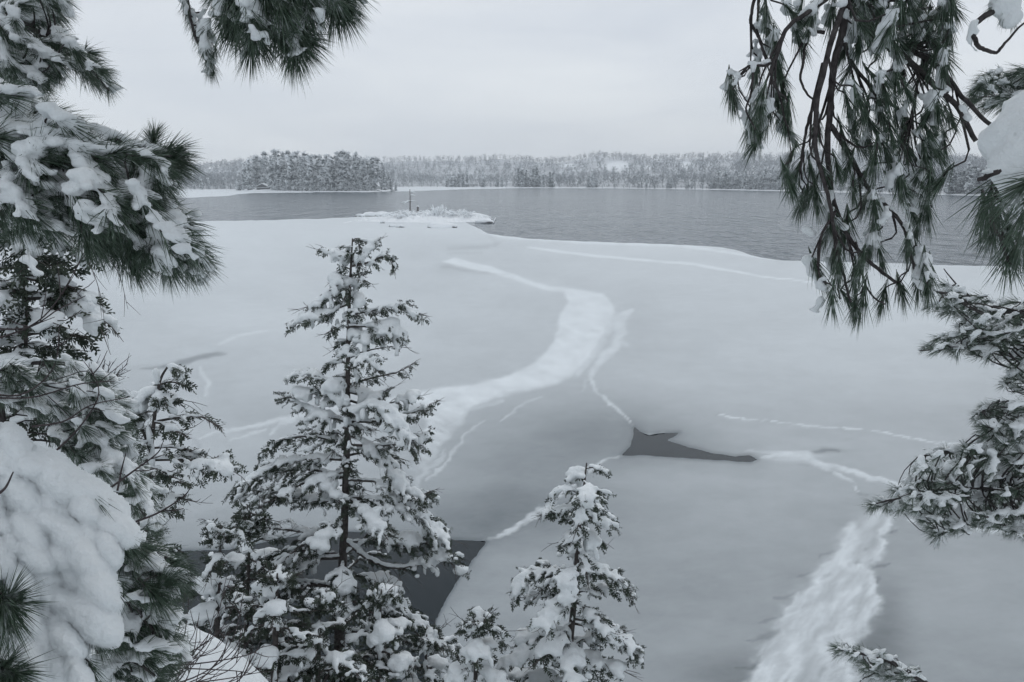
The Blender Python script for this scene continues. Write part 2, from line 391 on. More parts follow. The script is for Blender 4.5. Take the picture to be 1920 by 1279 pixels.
def ice_fields(px, py):
    s = np.clip((py - 337) / 500.0, 0.05, 2.0)
    wx = px + 9 * s * fbm(px / 55, py / 22, 3) + 7 * s * fbm(px / 17, py / 8, 9)
    wy = py + 4.5 * s * fbm(px / 48, py / 18, 5) + 3.2 * s * fbm(px / 15, py / 7, 12)
    ex = px + 6 * fbm(px / 60, py / 200, 21); ey = py + 1.4 * fbm(px / 26, py / 200, 23)
    sdf = ey - np.interp(ex, EDGE[:, 0], EDGE[:, 1])
    hx = px + 2.0 * s * fbm(px / 14, py / 7, 31); hy = py + 1.2 * s * fbm(px / 16, py / 8, 33)
    hm = poly_sdf(hx, hy, HOLE_MID); hn = poly_sdf(hx, hy, HOLE_NEAR); hs = poly_sdf(wx, wy, HOLE_SLIT)
    sdf = np.minimum(sdf, np.minimum(hm, hn))
    cov = np.interp(py, [395, 440, 500, 560, 640, 720, 800, 850, 1000, 1300], [0.80, 0.79, 0.74, 0.71, 0.66, 0.60, 0.51, 0.47, 0.355, 0.335])
    for cx, cy, sx, sy, a in DARKS:
        cov = cov + a * np.exp(-((px - cx) / sx) ** 2 - ((py - cy) / sy) ** 2)
    # the lobe between the snow band and the near lead is thinner, greyer ice
    cov = cov + 0.075 * fbm(px / 240, py / 60, 41) + 0.04 * fbm(px / 60, py / 16, 43) + 0.022 * fbm(px / 13, py / 4, 45)
    hgt = np.zeros(px.shape)
    # broad snow band
    b = poly_sdf(wx, wy, BAND)
    f = sstep(0.5 - b / (13.0 * s + 1.5)) * np.clip(0.9 + 0.4 * fbm(px / 30, py / 10, 55), 0, 1)
    streak = fbm((px + 1.2 * py) / 60, (py - 0.5 * px) / 9, 51)
    fade = np.clip(1.05 - np.clip((py - 735) / 190.0, 0, 1) * 0.5, 0, 1)
    bc = (0.95 + 0.08 * streak) * fade + 0.3 * np.clip((py - 730) / 80, 0, 1) * streak
    cov = cov * (1 - f) + np.maximum(cov, bc) * f; hgt += 0.03 * f
    # wide drifted ridge near the bottom: feathery strands, sharper on its right side
    vx = wx + 20 * fbm(px / 75, py / 55, 64) + 7 * fbm(px / 19, py / 15, 65); vy = wy + 14 * fbm(px / 70, py / 60, 67) + 5 * fbm(px / 18, py / 14, 68)
    r = poly_sdf(vx, vy, RIDGE)
    ax = (px - 1640) * -0.55 + (py - 955) * 0.83; cx = (px - 1640) * 0.83 + (py - 955) * 0.55
    st = fbm((cx + 14 * fbm(px / 45, py / 45, 66)) / 22, ax / 110, 61); st2 = fbm((cx + 8 * fbm(px / 25, py / 25, 69)) / 8, ax / 45, 63)
    comb = fbm((px * 0.45 + py) / 9 + 1.5 * fbm(px / 60, py / 40, 70), (px - 0.45 * py) / 75, 77)
    core = sstep(0.5 - r / np.where(cx > 30, 12.0, 60.0))
    fr = core * np.clip(0.62 + 0.45 * st + 0.35 * st2 + 0.45 * comb * sstep((40 + r) / 60.0), 0, 1)
    cov = np.maximum(cov, cov * (1 - fr) + 0.80 * fr); hgt += 0.02 * core
    for ln, c in RIMS:
        g = np.exp(-(line_dist(vx, vy, ln) / 1.25) ** 2) * np.clip(0.7 + 0.5 * st2 + 0.4 * st, 0.05, 1.0)
        cov = np.maximum(cov, cov * (1 - g) + c * g); hgt += 0.006 * g
    spray = np.exp(-(np.clip(np.abs(r + 18), 0, 200) / 26.0) ** 2) * np.clip(fbm((px * 0.35 + py) / 7, (px - 0.35 * py) / 60, 71) * 1.2, 0, 1) * (px < 1600)
    cov = np.maximum(cov, cov + 0.22 * spray * (py > 950))
    for ln, c in LINES:
        d = line_dist(wx, wy, ln)
        g = sstep(1.35 - d) * np.clip(0.85 + 0.6 * fbm(px / 22, py / 9, 15), 0.25, 1)
        cov = np.maximum(cov, cov * (1 - g) + c * g); hgt += 0.025 * g
    for ln, c in STROKES:
        cov = cov - 0.8 * c * np.exp(-(line_dist(vx * .4 + wx * .6, vy * .4 + wy * .6, ln) / 1.5) ** 2)
    # spray where the two floes meet on the right
    q = np.exp(-((px - 1480) / 60) ** 2 - ((py - 856) / 9) ** 2) * np.clip(0.5 + 1.2 * fbm(px / 40, py / 3.0, 81), 0, 1)
    cov = np.maximum(cov, cov * (1 - q) + 0.8 * q)
    thin = sstep((hs + 3.0) / 7.0)
    cov = cov * (0.42 + 0.58 * thin)
    nearhole = np.minimum(hm, hn)
    cov = cov * (0.78 + 0.22 * sstep(nearhole / 36.0)) * (0.28 + 0.72 * sstep(nearhole / 9.0 + 0.1))
    return sdf, np.clip(cov, 0, 1), hgt

def clip_tris(V, T, A, s):
    """keep the part of each triangle where s > 0"""
    ins = s[T] > 0; cnt = ins.sum(1)
    keep = [T[cnt == 3]]; nv, na = [V], [A]; n = len(V)
    for c in (1, 2):
        t = T[cnt == c]; i = ins[cnt == c]
        if len(t) == 0: continue
        lone = np.argmax(i if c == 1 else ~i, 1)
        k = np.arange(len(t)); a = t[k, lone]; b = t[k, (lone + 1) % 3]; d = t[k, (lone + 2) % 3]
        f1 = (s[a] / (s[a] - s[b]))[:, None]; f2 = (s[a] / (s[a] - s[d]))[:, None]
        nv += [V[a] + (V[b] - V[a]) * f1, V[a] + (V[d] - V[a]) * f2]; na += [A[a] + (A[b] - A[a]) * f1, A[a] + (A[d] - A[a]) * f2]
        p = n + k; q = n + len(t) + k; n += 2 * len(t)
        if c == 1: keep.append(np.stack([a, p, q], -1))
        else: keep += [np.stack([p, b, d], -1), np.stack([p, d, q], -1)]
    V = np.vstack(nv); A = np.vstack(na); T = np.vstack(keep)
    used = np.unique(T); mp = np.zeros(len(V), int); mp[used] = np.arange(len(used))
    return V[used], mp[T], A[used]

def ice_material():
    m = bpy.data.materials.new("lake_ice"); m.use_nodes = True
    n, l = m.node_tree.nodes, m.node_tree.links
    b = n["Principled BSDF"]
    at = n.new("ShaderNodeAttribute"); at.attribute_name = "snow_cover"
    tc = n.new("ShaderNodeTexCoord")
    no = n.new("ShaderNodeTexNoise"); no.inputs["Scale"].default_value = 0.9; no.inputs["Detail"].default_value = 8.0; no.inputs["Roughness"].default_value = 0.65
    mm = n.new("ShaderNodeMath"); mm.operation = 'MULTIPLY_ADD'; mm.inputs[1].default_value = 0.12; mm.inputs[2].default_value = -0.06
    ad = n.new("ShaderNodeMath"); ad.operation = 'ADD'; ad.use_clamp = True
    mx = n.new("ShaderNodeMix"); mx.data_type = 'RGBA'
    mx.inputs[6].default_value = (0.070, 0.092, 0.105, 1); mx.inputs[7].default_value = (0.75, 0.795, 0.82, 1)
    l.new(tc.outputs["Object"], no.inputs["Vector"]); l.new(no.outputs["Fac"], mm.inputs[0]); l.new(mm.outputs[0], ad.inputs[0])
    l.new(at.outputs["Fac"], ad.inputs[1]); l.new(ad.outputs[0], mx.inputs[0]); l.new(mx.outputs[2], b.inputs["Base Color"])
    rr = n.new("ShaderNodeMapRange"); rr.inputs[3].default_value = 0.28; rr.inputs[4].default_value = 0.8
    l.new(at.outputs["Fac"], rr.inputs[0]); l.new(rr.outputs[0], b.inputs["Roughness"])
    b.inputs["Specular IOR Level"].default_value = 0.3
    bp = n.new("ShaderNodeBump"); bp.inputs["Strength"].default_value = 0.4; bp.inputs["Distance"].default_value = 0.02
    nb = n.new("ShaderNodeTexNoise"); nb.inputs["Scale"].default_value = 6.0; nb.inputs["Detail"].default_value = 6.0
    l.new(tc.outputs["Object"], nb.inputs["Vector"]); l.new(nb.outputs["Fac"], bp.inputs["Height"]); l.new(bp.outputs[0], b.inputs["Normal"])
    return m

ICE = ice_material()

def grid_tris(r, c):
    i = np.arange(r - 1)[:, None] * c + np.arange(c - 1)[None, :]
    i = i.ravel()
    return np.vstack([np.stack([i, i + c, i + 1], -1), np.stack([i + 1, i + c, i + c + 1], -1)])

def build_ice(name, cols, rows, fields):
    gx, gy = np.meshgrid(cols, rows)
    px, py = gx.ravel(), gy.ravel()
    sdf, cov, hgt = fields(px, py)
    V = PW(px, py, 0.0); V[:, 2] = hgt + np.clip(sdf / 6.0, 0, 1) * 0.012 - 0.012
    T = grid_tris(len(rows), len(cols))
    V, T, A = clip_tris(V, T, cov[:, None], sdf)
    me = make_mesh(name, V, T, ICE, None, True)
    a = me.attributes.new("snow_cover", 'FLOAT', 'POINT'); a.data.foreach_set("value", A[:, 0].astype(np.float32))
    return tag(link(name, me), kind="structure")

cols = np.concatenate([np.linspace(-3600, -200, 40, endpoint=False), np.arange(-200, 2121, 4.5), np.linspace(2150, 5600, 40)])
rows = np.concatenate([np.arange(396, 520, 1.7), np.arange(520, 1300, 3.0), np.linspace(1303, 1900, 60)])
build_ice("lake_ice", cols, rows, ice_fields)

def shelf_fields(px, py):
    a = poly_sdf(px + 8 * fbm(px / 40, py / 8, 3), py + 0.8 * fbm(px / 30, py / 4, 4),
                 [(-600, 356), (300, 355), (460, 355.5), (500, 358.5), (600, 360.6), (560, 361.2), (480, 362), (448, 364), (430, 367), (360, 371), (250, 373), (-600, 376)])
    b = poly_sdf(px + 8 * fbm(px / 40, py / 8, 5), py + 0.6 * fbm(px / 30, py / 4, 6),
                 [(735, 349), (1010, 349), (1180, 353.4), (1000, 352.8), (930, 353.8), (850, 355.5), (790, 358), (735, 359.5)])
    s = -np.minimum(a, b)
    return s, np.full(px.shape, 0.93), np.zeros(px.shape)
build_ice("shore_ice", np.concatenate([np.linspace(-600, 250, 60, endpoint=False), np.arange(250, 1200, 4)]), np.arange(348.5, 378, 0.6), shelf_fields)

# ================================================================== near shore: the snowy bank the camera stands on
def ground_z(x, y):
    x = np.asarray(x, float); y = np.asarray(y, float)
    z = 7.35 - 0.78 * np.clip(y, 0, 30) - 0.06 * np.clip(-y, 0, 40) * 0 + 0.02 * np.clip(-y, 0, 60)
    left = sstep((-0.55 - x) / 2.0) * 2.55 * np.exp(-np.clip(np.abs(y - 4.6) - 1.2, 0, 50) ** 2 / 2.2)
    z = z + left + 0.5 * sstep((-3.0 - x) / 4.0) * (y < 12)
    z = z + 0.16 * fbm(x / 1.1 + 40, y / 1.1 + 40, 91) + 0.09 * fbm(x / 0.4 + 40, y / 0.4 + 40, 93)
    return np.maximum(z, -0.9)

gx, gy = np.meshgrid(np.concatenate([np.linspace(-60, -9, 30, endpoint=False), np.arange(-9, -5, 0.2), np.arange(-5, 1, 0.075), np.arange(1, 9, 0.25), np.linspace(9, 60, 30)]),
                     np.concatenate([np.linspace(-30, -1, 20, endpoint=False), np.arange(-1, 7, 0.075), np.arange(7, 14, 0.2)]))
gv = np.stack([gx.ravel(), gy.ravel(), ground_z(gx.ravel(), gy.ravel())], -1)
gt = grid_tris(*gx.shape)[:, ::-1]
tag(link("snowy_shore_ground", make_mesh("snowy_shore_ground", gv, gt, SNOW, None, True)), kind="structure")

# ================================================================== far shore, hills and point
SHORE = np.array([(-2200, 360), (200, 356.5), (460, 356), (735, 353), (780, 351), (950, 351.5), (1100, 352.5), (1300, 355), (1470, 358.5), (1640, 362), (1800, 366), (1920, 368), (2400, 374), (4200, 390)], float)
RIDGELINE = np.array([(-2200, 300), (200, 318), (360, 318), (400, 315), (450, 309), (600, 306), (720, 304), (760, 299), (850, 300), (930, 298), (1000, 303), (1050, 305), (1120, 297), (1200, 298),
                      (1300, 296), (1400, 296), (1500, 298), (1650, 303), (1800, 306), (1920, 300), (2500, 296), (4200, 300)], float)

def shore_d(px):
    return PW(px, np.interp(px, SHORE[:, 0], SHORE[:, 1]), 0.0)

def hill_pt(px, t):
    """t = 0 at the shoreline, 1 on the ridge, above 1 behind it"""
    px = np.asarray(px, float); t = np.asarray(t, float)
    s = shore_d(px); r0 = np.hypot(s[:, 0], s[:, 1])
    r = r0 + 700.0 * t
    k = r / r0
    yr = np.interp(px, RIDGELINE[:, 0], RIDGELINE[:, 1])
    zr = 9.0 + (337.0 - yr) / F * (r0 + 700.0) * 0.97
    prof = sstep(np.clip(t, 0, 1)) * 0.55 + np.clip(t, 0, 1) * 0.45
    prof = np.where(t > 1, 1 - 0.25 * (t - 1) ** 2, prof)
    z = zr * prof + 9.0 * fbm(px / 80.0, t * 3.0, 101) * np.clip(t * 4, 0, 1) * np.clip(2.2 - t * 1.6, 0, 1) + 0.25
    z = np.where(t < 0, -1.5, z)
    return np.stack([s[:, 0] * k, s[:, 1] * k, z], -1)

_rx = np.arange(-2200, 4200, 20.0)
RIDGELINE = np.stack([_rx, np.interp(_rx, RIDGELINE[:, 0], RIDGELINE[:, 1]) + 2.0 + 4.5 * fbm(_rx / 130, _rx * 0, 141)], -1)
hc = np.concatenate([np.linspace(-800, 150, 30, endpoint=False), np.arange(150, 2000, 8.0), np.linspace(2000, 2800, 30)])
ht = np.concatenate([[-0.02, 0.0, 0.006], np.linspace(0.03, 1.5, 50)])
hx, hy = np.meshgrid(hc, ht)
hv_ = hill_pt(hx.ravel(), hy.ravel())
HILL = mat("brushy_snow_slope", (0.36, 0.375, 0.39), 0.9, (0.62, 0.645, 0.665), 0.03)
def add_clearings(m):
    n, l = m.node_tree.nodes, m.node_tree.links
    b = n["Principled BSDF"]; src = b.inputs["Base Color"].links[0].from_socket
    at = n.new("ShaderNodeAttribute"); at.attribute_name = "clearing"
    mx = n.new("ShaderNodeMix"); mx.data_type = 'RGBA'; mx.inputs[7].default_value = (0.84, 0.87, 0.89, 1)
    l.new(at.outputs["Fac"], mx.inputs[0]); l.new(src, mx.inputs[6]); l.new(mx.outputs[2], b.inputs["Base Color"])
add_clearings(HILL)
def seen_y(q, up=0.0):
    z = q[:, 2] + up - 9
    return 639.5 - F * (z * cP + q[:, 1] * sP) / (q[:, 1] * cP - z * sP)
CLEAR = [(1155, 309, 28, 8), (1285, 308, 11, 7), (1068, 308, 12, 4), (1210, 312, 14, 3), (1110, 318, 10, 3)]
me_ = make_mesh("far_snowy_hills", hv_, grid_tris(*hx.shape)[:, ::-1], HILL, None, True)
a_ = me_.attributes.new("clearing", 'FLOAT', 'POINT'); hsy = seen_y(hv_); cl_ = np.zeros(len(hv_))
for c in CLEAR: cl_ = np.maximum(cl_, sstep(1.6 - np.hypot((hx.ravel() - c[0]) / c[2], (hsy - c[1] - 3) / c[3])))
cl_ = np.maximum(cl_, sstep(1 - hy.ravel() / 0.012))
a_.data.foreach_set("value", cl_.astype(np.float32))
tag(link("far_snowy_hills", me_), kind="structure")

# bare hardwood on the hills: one mass of frosted trees
def bare_tree(rng, h):
    v, t, m = [], [], []
    def blade(a, b, w, mi):
        side = nrm(np.array([rng.normal(), rng.normal(), 0.25 * rng.normal()])) * w
        k = len(v)
        v.extend([a - side, a + side, b]); t.append((k, k + 1, k + 2)); m.append(mi)
    blade(np.zeros(3), np.array([0, 0, h * 0.8]), 0.1, 0)
    for i in range(17):
        z0 = h * rng.uniform(0.12, 0.8); az = rng.uniform(0, 6.283); L = h * rng.uniform(0.16, 0.34)
        d = nrm(np.array([math.cos(az), math.sin(az), rng.uniform(0.15, 1.1)]))
        a = np.array([0, 0, z0]); b = a + d * L
        blade(a, b, 0.16, 0)
        for j in range(3):
            q = a + (b - a) * rng.uniform(0.4, 1.0); e = q + nrm(d + rng.normal(size=3) * 0.7) * L * rng.uniform(0.3, 0.6)
            blade(q, e, 0.38, 1 if rng.random() < 0.55 else 0)
    return np.array(v), np.array(t), np.array(m)

rng = np.random.default_rng(11)
protos = [bare_tree(rng, 12.5) for _ in range(8)]
fw = MB()
npt = 7700
ppx = np.concatenate([rng.uniform(200, 2000, npt - 900), rng.uniform(-750, 2700, 900)])
ptt = np.concatenate([rng.uniform(0.0, 1.03, npt - 900) ** 1.35 + 0.008, rng.uniform(0.01, 1.05, 900)])
ptt[:900] = rng.uniform(0.003, 0.028, 900)
pos = hill_pt(ppx, ptt)
scr_y = 639.5 - F * ((pos[:, 2] + 4 - 9) * cP + pos[:, 1] * sP) / (pos[:, 1] * cP - (pos[:, 2] + 4 - 9) * sP)
for i in range(npt):
    if any(((ppx[i] - c[0]) / c[2]) ** 2 + ((scr_y[i] - c[1]) / c[3]) ** 2 < 1 for c in CLEAR): continue
    v, t, m = protos[rng.integers(8)]
    s = rng.uniform(0.65, 1.15) * (0.35 if ptt[i] < 0.03 else 1.0); a = rng.uniform(0, 6.283); ca, sa = math.cos(a) * s, math.sin(a) * s
    w = np.stack([v[:, 0] * ca - v[:, 1] * sa, v[:, 0] * sa + v[:, 1] * ca, v[:, 2] * s], -1) + pos[i]
    fw.v.append(w); fw.t.append(t + fw.n); fw.m.append(m); fw.n += len(w)
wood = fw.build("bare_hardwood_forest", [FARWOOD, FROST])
tag(wood, "frosted leafless hardwood forest covering the far hills across the lake", "forest", kind="stuff")

# wooded point: low land left of the islet
pc = np.array([(440, 356.8), (470, 358.2), (520, 359.2), (600, 360), (690, 360.2), (730, 358.8), (738, 357)], float)
pts = PW(pc[:, 0], pc[:, 1], 0.0)
gxn = 60
u = np.linspace(0, 1, gxn); ex = np.interp(u, np.linspace(0, 1, len(pc)), pc[:, 0]); ey = np.interp(u, np.linspace(0, 1, len(pc)), pc[:, 1])
front = PW(ex, ey, 0.0)
rowsP = []
for k, (dy, z) in enumerate([(-0.5, -0.8), (0, 0.1), (4, 0.4), (15, 0.9), (40, 1.6), (80, 2.4), (130, 2.0), (170, -0.8)]):
    r = front.copy(); sc = 1 + dy / np.hypot(front[:, 0], front[:, 1]); r[:, :2] *= sc[:, None]
    end = np.clip(np.minimum(u, 1 - u) * 12, 0, 1)
    r[:, 2] = z * end - 0.4 * (1 - end) + 0.35 * fbm(r[:, 0] / 6, r[:, 1] / 6, 121) * (k > 0)
    rowsP.append(r)
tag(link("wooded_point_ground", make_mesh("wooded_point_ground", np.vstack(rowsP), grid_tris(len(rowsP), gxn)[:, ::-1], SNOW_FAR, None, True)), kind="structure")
# ================================================================== far conifers, one object each
def conifer_meshes(seed, H, W, bare, snowy, spire):
    rg = np.random.default_rng(seed)
    tr, cr, sn = MB(), MB(), MB()
    tr.tube([(0, 0, -0.5), (0.1, 0, H * 0.5), (0, 0.1, H * 0.96)], [0.32, 0.2, 0.04], 5)
    lv = int(H * 0.75)
    for k in range(lv):
        f = k / (lv - 1.0)
        z = H * (bare + (1 - bare) * f)
        shape = (1 - f) ** 0.8 if spire else (0.35 + 0.65 * math.sin(math.pi * min(1, 0.25 + f * 0.75))) * (1 - f ** 4)
        rad = W * max(0.1, shape) * rg.uniform(0.7, 1.2)
        nb = 6 if f < 0.8 else 4
        a0 = rg.uniform(0, 6.28)
        for b in range(nb):
            if rg.random() < 0.12: continue
            az = a0 + b * 6.283 / nb + rg.uniform(-0.4, 0.4)
            L = rad * rg.uniform(0.55, 1.15)
            dx, dy = math.cos(az), math.sin(az)
            drop = rg.uniform(-0.05, 0.42) if not spire else rg.uniform(0.15, 0.55)
            laden = rg.random() < snowy * 0.8
            for c in range(9):
                s = rg.uniform(0.25, 1.0); w = 0.42 * L * (1.05 - 0.6 * s) * rg.uniform(-1, 1)
                p = np.array([dx * L * s - dy * w, dy * L * s + dx * w, z - drop * L * s * s + rg.normal() * 0.12])
                sz = rg.uniform(0.4, 0.95)
                q = rg.normal(size=(3, 3)) * np.array([1, 1, 0.45]) * sz
                cr.add(p + q, [(0, 1, 2)])
                if rg.random() < (1.0 if laden else 0.05):
                    q2 = rg.normal(size=(3, 3)) * np.array([1, 1, 0.75]) * sz * 1.3
                    sn.add(p + q2 + np.array([dx * 0.1, dy * 0.1, 0.28]), [(0, 1, 2)])
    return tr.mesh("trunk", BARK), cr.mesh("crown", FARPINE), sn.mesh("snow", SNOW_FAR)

PINES = [conifer_meshes(200 + i, 24, 4.0, 0.05, 0.9, False) for i in range(5)]
SPIRES = [conifer_meshes(300 + i, 16, 3.4, 0.0, 0.9, True) for i in range(5)]

DARKSP = [conifer_meshes(340 + i, 16, 3.2, 0.0, 0.5, True) for i in range(4)]
DARKSP.append(DARKSP[0])

def far_tree(name, kindset, i, loc, h, base_h, label, group, rz):
    s = h / base_h
    o = thing(name, label, "tree", loc, group)
    o.rotation_euler = (0, 0, rz); o.scale = (s * random.uniform(0.85, 1.1), s * random.uniform(0.85, 1.1), s)
    for nm, me in zip(("trunk", "crown", "snow"), kindset[i]):
        c = bpy.data.objects.new(nm, me); COL.objects.link(c); c.parent = o
    return o

random.seed(31)
# stand of tall pines on the point; tops measured along its skyline
SKY = np.array([(440, 330), (455, 318), (470, 300), (490, 294), (510, 292), (540, 287), (570, 292), (600, 292), (640, 290), (670, 293), (700, 300), (722, 306), (733, 335)], float)
PT = np.array([(440, 357), (470, 358), (520, 359), (600, 359.8), (690, 360), (735, 358)], float)
xs = np.linspace(452, 728, 44)
for i, x in enumerate(xs):
    x = x + random.uniform(-3, 3)
    row = i % 3
    if abs(x - 492) < 15: row = 2
    b = PW(x, np.interp(x, PT[:, 0], PT[:, 1]) - 0.05, 0.0)
    back = (3.0, 24.0, 55.0)[row] + random.uniform(0, 8)
    r = math.hypot(b[0], b[1]); b = b * (1 + back / r); z = (0.8, 1.8, 2.6)[row]
    top = np.interp(x, SKY[:, 0], SKY[:, 1]) + random.uniform(-2, 7) + (6 if row == 0 and random.random() < 0.5 else 0)
    h = 9 + (337 - top) / F * (r + back) * 0.985 - z
    sp = random.random() < 0.6
    ks, bh = (SPIRES, 16) if sp else (PINES, 24)
    far_tree("pine_tree", ks, random.randrange(5), (b[0], b[1], z - 0.2), h, bh,
             "tall snow-dusted conifer in the dense stand on the wooded point behind the islet", "conifers on the wooded point", random.uniform(0, 6.28))
# low snowy trees along the foot of the stand
for i, x in enumerate([456, 466, 512, 521, 534, 549, 566, 579, 590, 607, 622, 641, 655, 672, 690, 704, 716, 727, 733, 742, 515, 527, 541, 557, 572, 585, 599, 614, 631, 648, 663, 681, 697, 710, 722]):
    b = PW(x, np.interp(x, PT[:, 0], PT[:, 1]) - 0.1, 0.0)
    far_tree("young_conifer", SPIRES, i % 5, (b[0], b[1] + 0.8, 0.05), random.uniform(4, 10), 16,
             "low snow-laden conifer at the waterline of the wooded point", "young conifers at the foot of the point", random.uniform(0, 6.28))

ORD = ['leftmost', 'second from the left', 'third from the left', 'fourth from the left', 'fifth from the left', 'fifth from the right', 'fourth from the right', 'third from the right', 'second from the right', 'rightmost']
def shore_row(px_list, top_rng, label, group, kindset, bh, backs=(2, 12)):
    n_ = len(px_list)
    for q_, x in enumerate(sorted(px_list)):
        if n_ <= 10: lab = label + ', ' + (ORD[q_] if q_ < (n_ + 1) // 2 else ORD[10 - (n_ - q_)])
        else: lab = label
        s = shore_d(np.array([float(x)]))[0]; r = math.hypot(s[0], s[1]); bk = random.uniform(*backs)
        p = hill_pt(np.array([float(x)]), np.array([bk / 700.0]))[0]
        top = random.uniform(*top_rng)
        h = max(4.0, 9 + (337 - top) / F * (r + bk) * 0.985 - p[2])
        far_tree("shore_conifer", kindset, random.randrange(5), tuple(p - [0, 0, 0.3]), h, bh, lab, group, random.uniform(0, 6.28))

shore_row([838, 846, 853, 860, 868, 876], (321, 334), "far-shore conifer in the small cluster beyond the dead tree", "far-shore cluster right of the dead tree", DARKSP, 16)
shore_row([906, 930, 934, 941], (321, 340), "thin far-shore conifer left of the tallest cluster", "thin far-shore pair", DARKSP, 16)
shore_row([972, 979, 986, 991, 999, 1006, 1012, 1019, 1031, 1036], (312, 332), "conifer in the tallest far-shore cluster mid-lake", "tallest far-shore cluster", DARKSP, 16)
shore_row([1103, 1110, 1118], (327, 336), "white conifer by the far-shore clearing", "white conifers by the far clearing", SPIRES, 16)
shore_row([1196, 1203, 1212, 1252, 1258, 1290, 1297], (333, 344), "small scattered conifer right of the far-shore clearing", "scattered far-shore conifers", SPIRES, 16)
shore_row([1332 + i * 4.6 for i in range(29)], (318, 334), "snow-laden conifer in the dense stand on the far shore beside the hanging bough", "dense far-shore stand at right", SPIRES, 16, (2, 30))
shore_row([1490, 1512, 1540, 1575, 1610, 1650, 1668, 1700], (322, 340), "far-shore conifer glimpsed through the hanging bough", "far-shore conifers behind the hanging bough", SPIRES, 16)
shore_row([1782 + i * 7 for i in range(21)], (312, 338), "dark conifer in the far-shore stand at the right edge", "dark far-shore stand at the right edge", DARKSP, 16, (2, 30))
shore_row([770 + i * 16.5 + random.uniform(-5, 5) for i in range(34)], (341, 348), "low dark bush conifer along the far waterline", "low bushes along the far waterline", DARKSP, 16, (1, 6))
shore_row([365, 378, 392, 405, 421, 433], (330, 345), "conifer on the misty far-left shore", "misty far-left conifers", SPIRES, 16, (5, 30))

# ------------------------------------------------------------------ cabin on the point
cb = PW(492, 357.8, 0.0); cb = cb * (1 - 4.0 / math.hypot(cb[0], cb[1])); cx, cy = cb[0], cb[1]
cabin = thing("lakeside_cabin", "dark wooden two-storey boathouse with snowy roof on the wooded point", "cabin", (cx, cy, 0.2))
w = MB(); w.box((cx, cy + 3, 1.9), (9.5, 6, 3.0)); w.build("wall", CABINWOOD, cabin)
g = MB()
g.add([(cx - 4.4, cy + .05, 3.42), (cx + 4.4, cy + .05, 3.42), (cx, cy + .05, 5.6), (cx - 4.4, cy + 6, 3.42), (cx + 4.4, cy + 6, 3.42), (cx, cy + 6, 5.6)],
      [(0, 1, 2), (3, 5, 4), (0, 2, 5), (0, 5, 3), (1, 4, 5), (1, 5, 2), (0, 3, 4), (0, 4, 1)]); g.build("gable", CABINWOOD, cabin)
for s in (-1, 1):
    r = MB()
    a = np.array([(cx, cy - 1.3, 5.75), (cx, cy + 7, 5.75), (cx + s * 5.6, cy + 7, 3.05), (cx + s * 5.6, cy - 1.3, 3.05)])
    r.add(np.vstack([a, a + [0, 0, 0.45]]), [(0, 1, 2), (0, 2, 3), (4, 6, 5), (4, 7, 6), (0, 4, 5), (0, 5, 1), (1, 5, 6), (1, 6, 2), (2, 6, 7), (2, 7, 3), (3, 7, 4), (3, 4, 0)])
    r.build("roof", SNOW_FAR, cabin)
dk = MB(); dk.box((cx, cy - 1.2, 2.35), (11.5, 2.6, 0.25)); deck = dk.build("deck", CABINWOOD, cabin)
sn = MB(); sn.box((cx, cy - 1.25, 2.62), (11.4, 2.5, 0.28)); sn.build("snow", SNOW_FAR, deck)
rl = MB(); rl.box((cx, cy - 2.45, 3.5), (11.5, 0.12, 0.14)); rl.build("railing", CABINWOOD, cabin)
for i in range(9):
    b = MB(); b.box((cx - 5.6 + i * 1.4, cy - 2.45, 2.97), (0.1, 0.1, 0.92)); b.build("baluster", CABINWOOD, cabin)
for x in (-5.3, -1.8, 1.8, 5.3):
    b = MB(); b.box((cx + x, cy - 2.2, 1.1), (0.25, 0.25, 2.22)); b.build("post", CABINWOOD, cabin)
for x in (-2.6, 0.2, 2.8):
    b = MB(); b.box((cx + x, cy - 0.05, 1.5), (1.3, 0.06, 1.2)); b.build("window", GLASS, cabin)
dr = MB(); dr.box((cx + 0.1, cy - 0.04, 4.1), (1.6, 0.06, 1.1)); dr.build("window", GLASS, cabin)

# ------------------------------------------------------------------ islet
IC = PW(795, 412, 0.0)                 # middle of the islet
S_PX = float(np.hypot(*IC[:2])) / F    # metres per photograph pixel there
def isl(px, back, z):                  # back: metres behind the islet's front line
    p = PW(px, 414, 0.0); return np.array([p[0], p[1] + back, z])
ix, iy = np.meshgrid(np.linspace(662, 928, 150), np.linspace(-12, 16, 60))
prof = np.interp(ix, [662, 675, 700, 720, 735, 760, 800, 840, 870, 890, 900, 922, 928], [-.3, .4, .9, .8, 1.1, 1.6, 1.9, 1.7, 1.3, 1.15, 1.5, .3, -.4])
halfw = np.interp(ix, [662, 690, 740, 800, 850, 900, 928], [1.5, 3.5, 6.5, 9.0, 8, 5, 1.5])
cz = prof * np.clip(1 - (iy / halfw) ** 2, -0.6, 1) + 0.55 * fbm(ix / 6, iy / 1.2, 131) * np.clip(1.2 - (iy / halfw) ** 2, 0, 1) + 0.25 * fbm(ix / 2, iy / .5, 133) * np.clip(1.2 - (iy / halfw) ** 2, 0, 1) - 0.12
bx = PW(ix.ravel(), np.full(ix.size, 414.0), 0.0)
iv = np.stack([bx[:, 0], bx[:, 1] + iy.ravel() * 0.9, cz.ravel()], -1)
isle = tag(link("rocky_islet_ground", make_mesh("rocky_islet_ground", iv, grid_tris(*ix.shape)[:, ::-1], SNOW_FAR, None, True)), kind="structure")

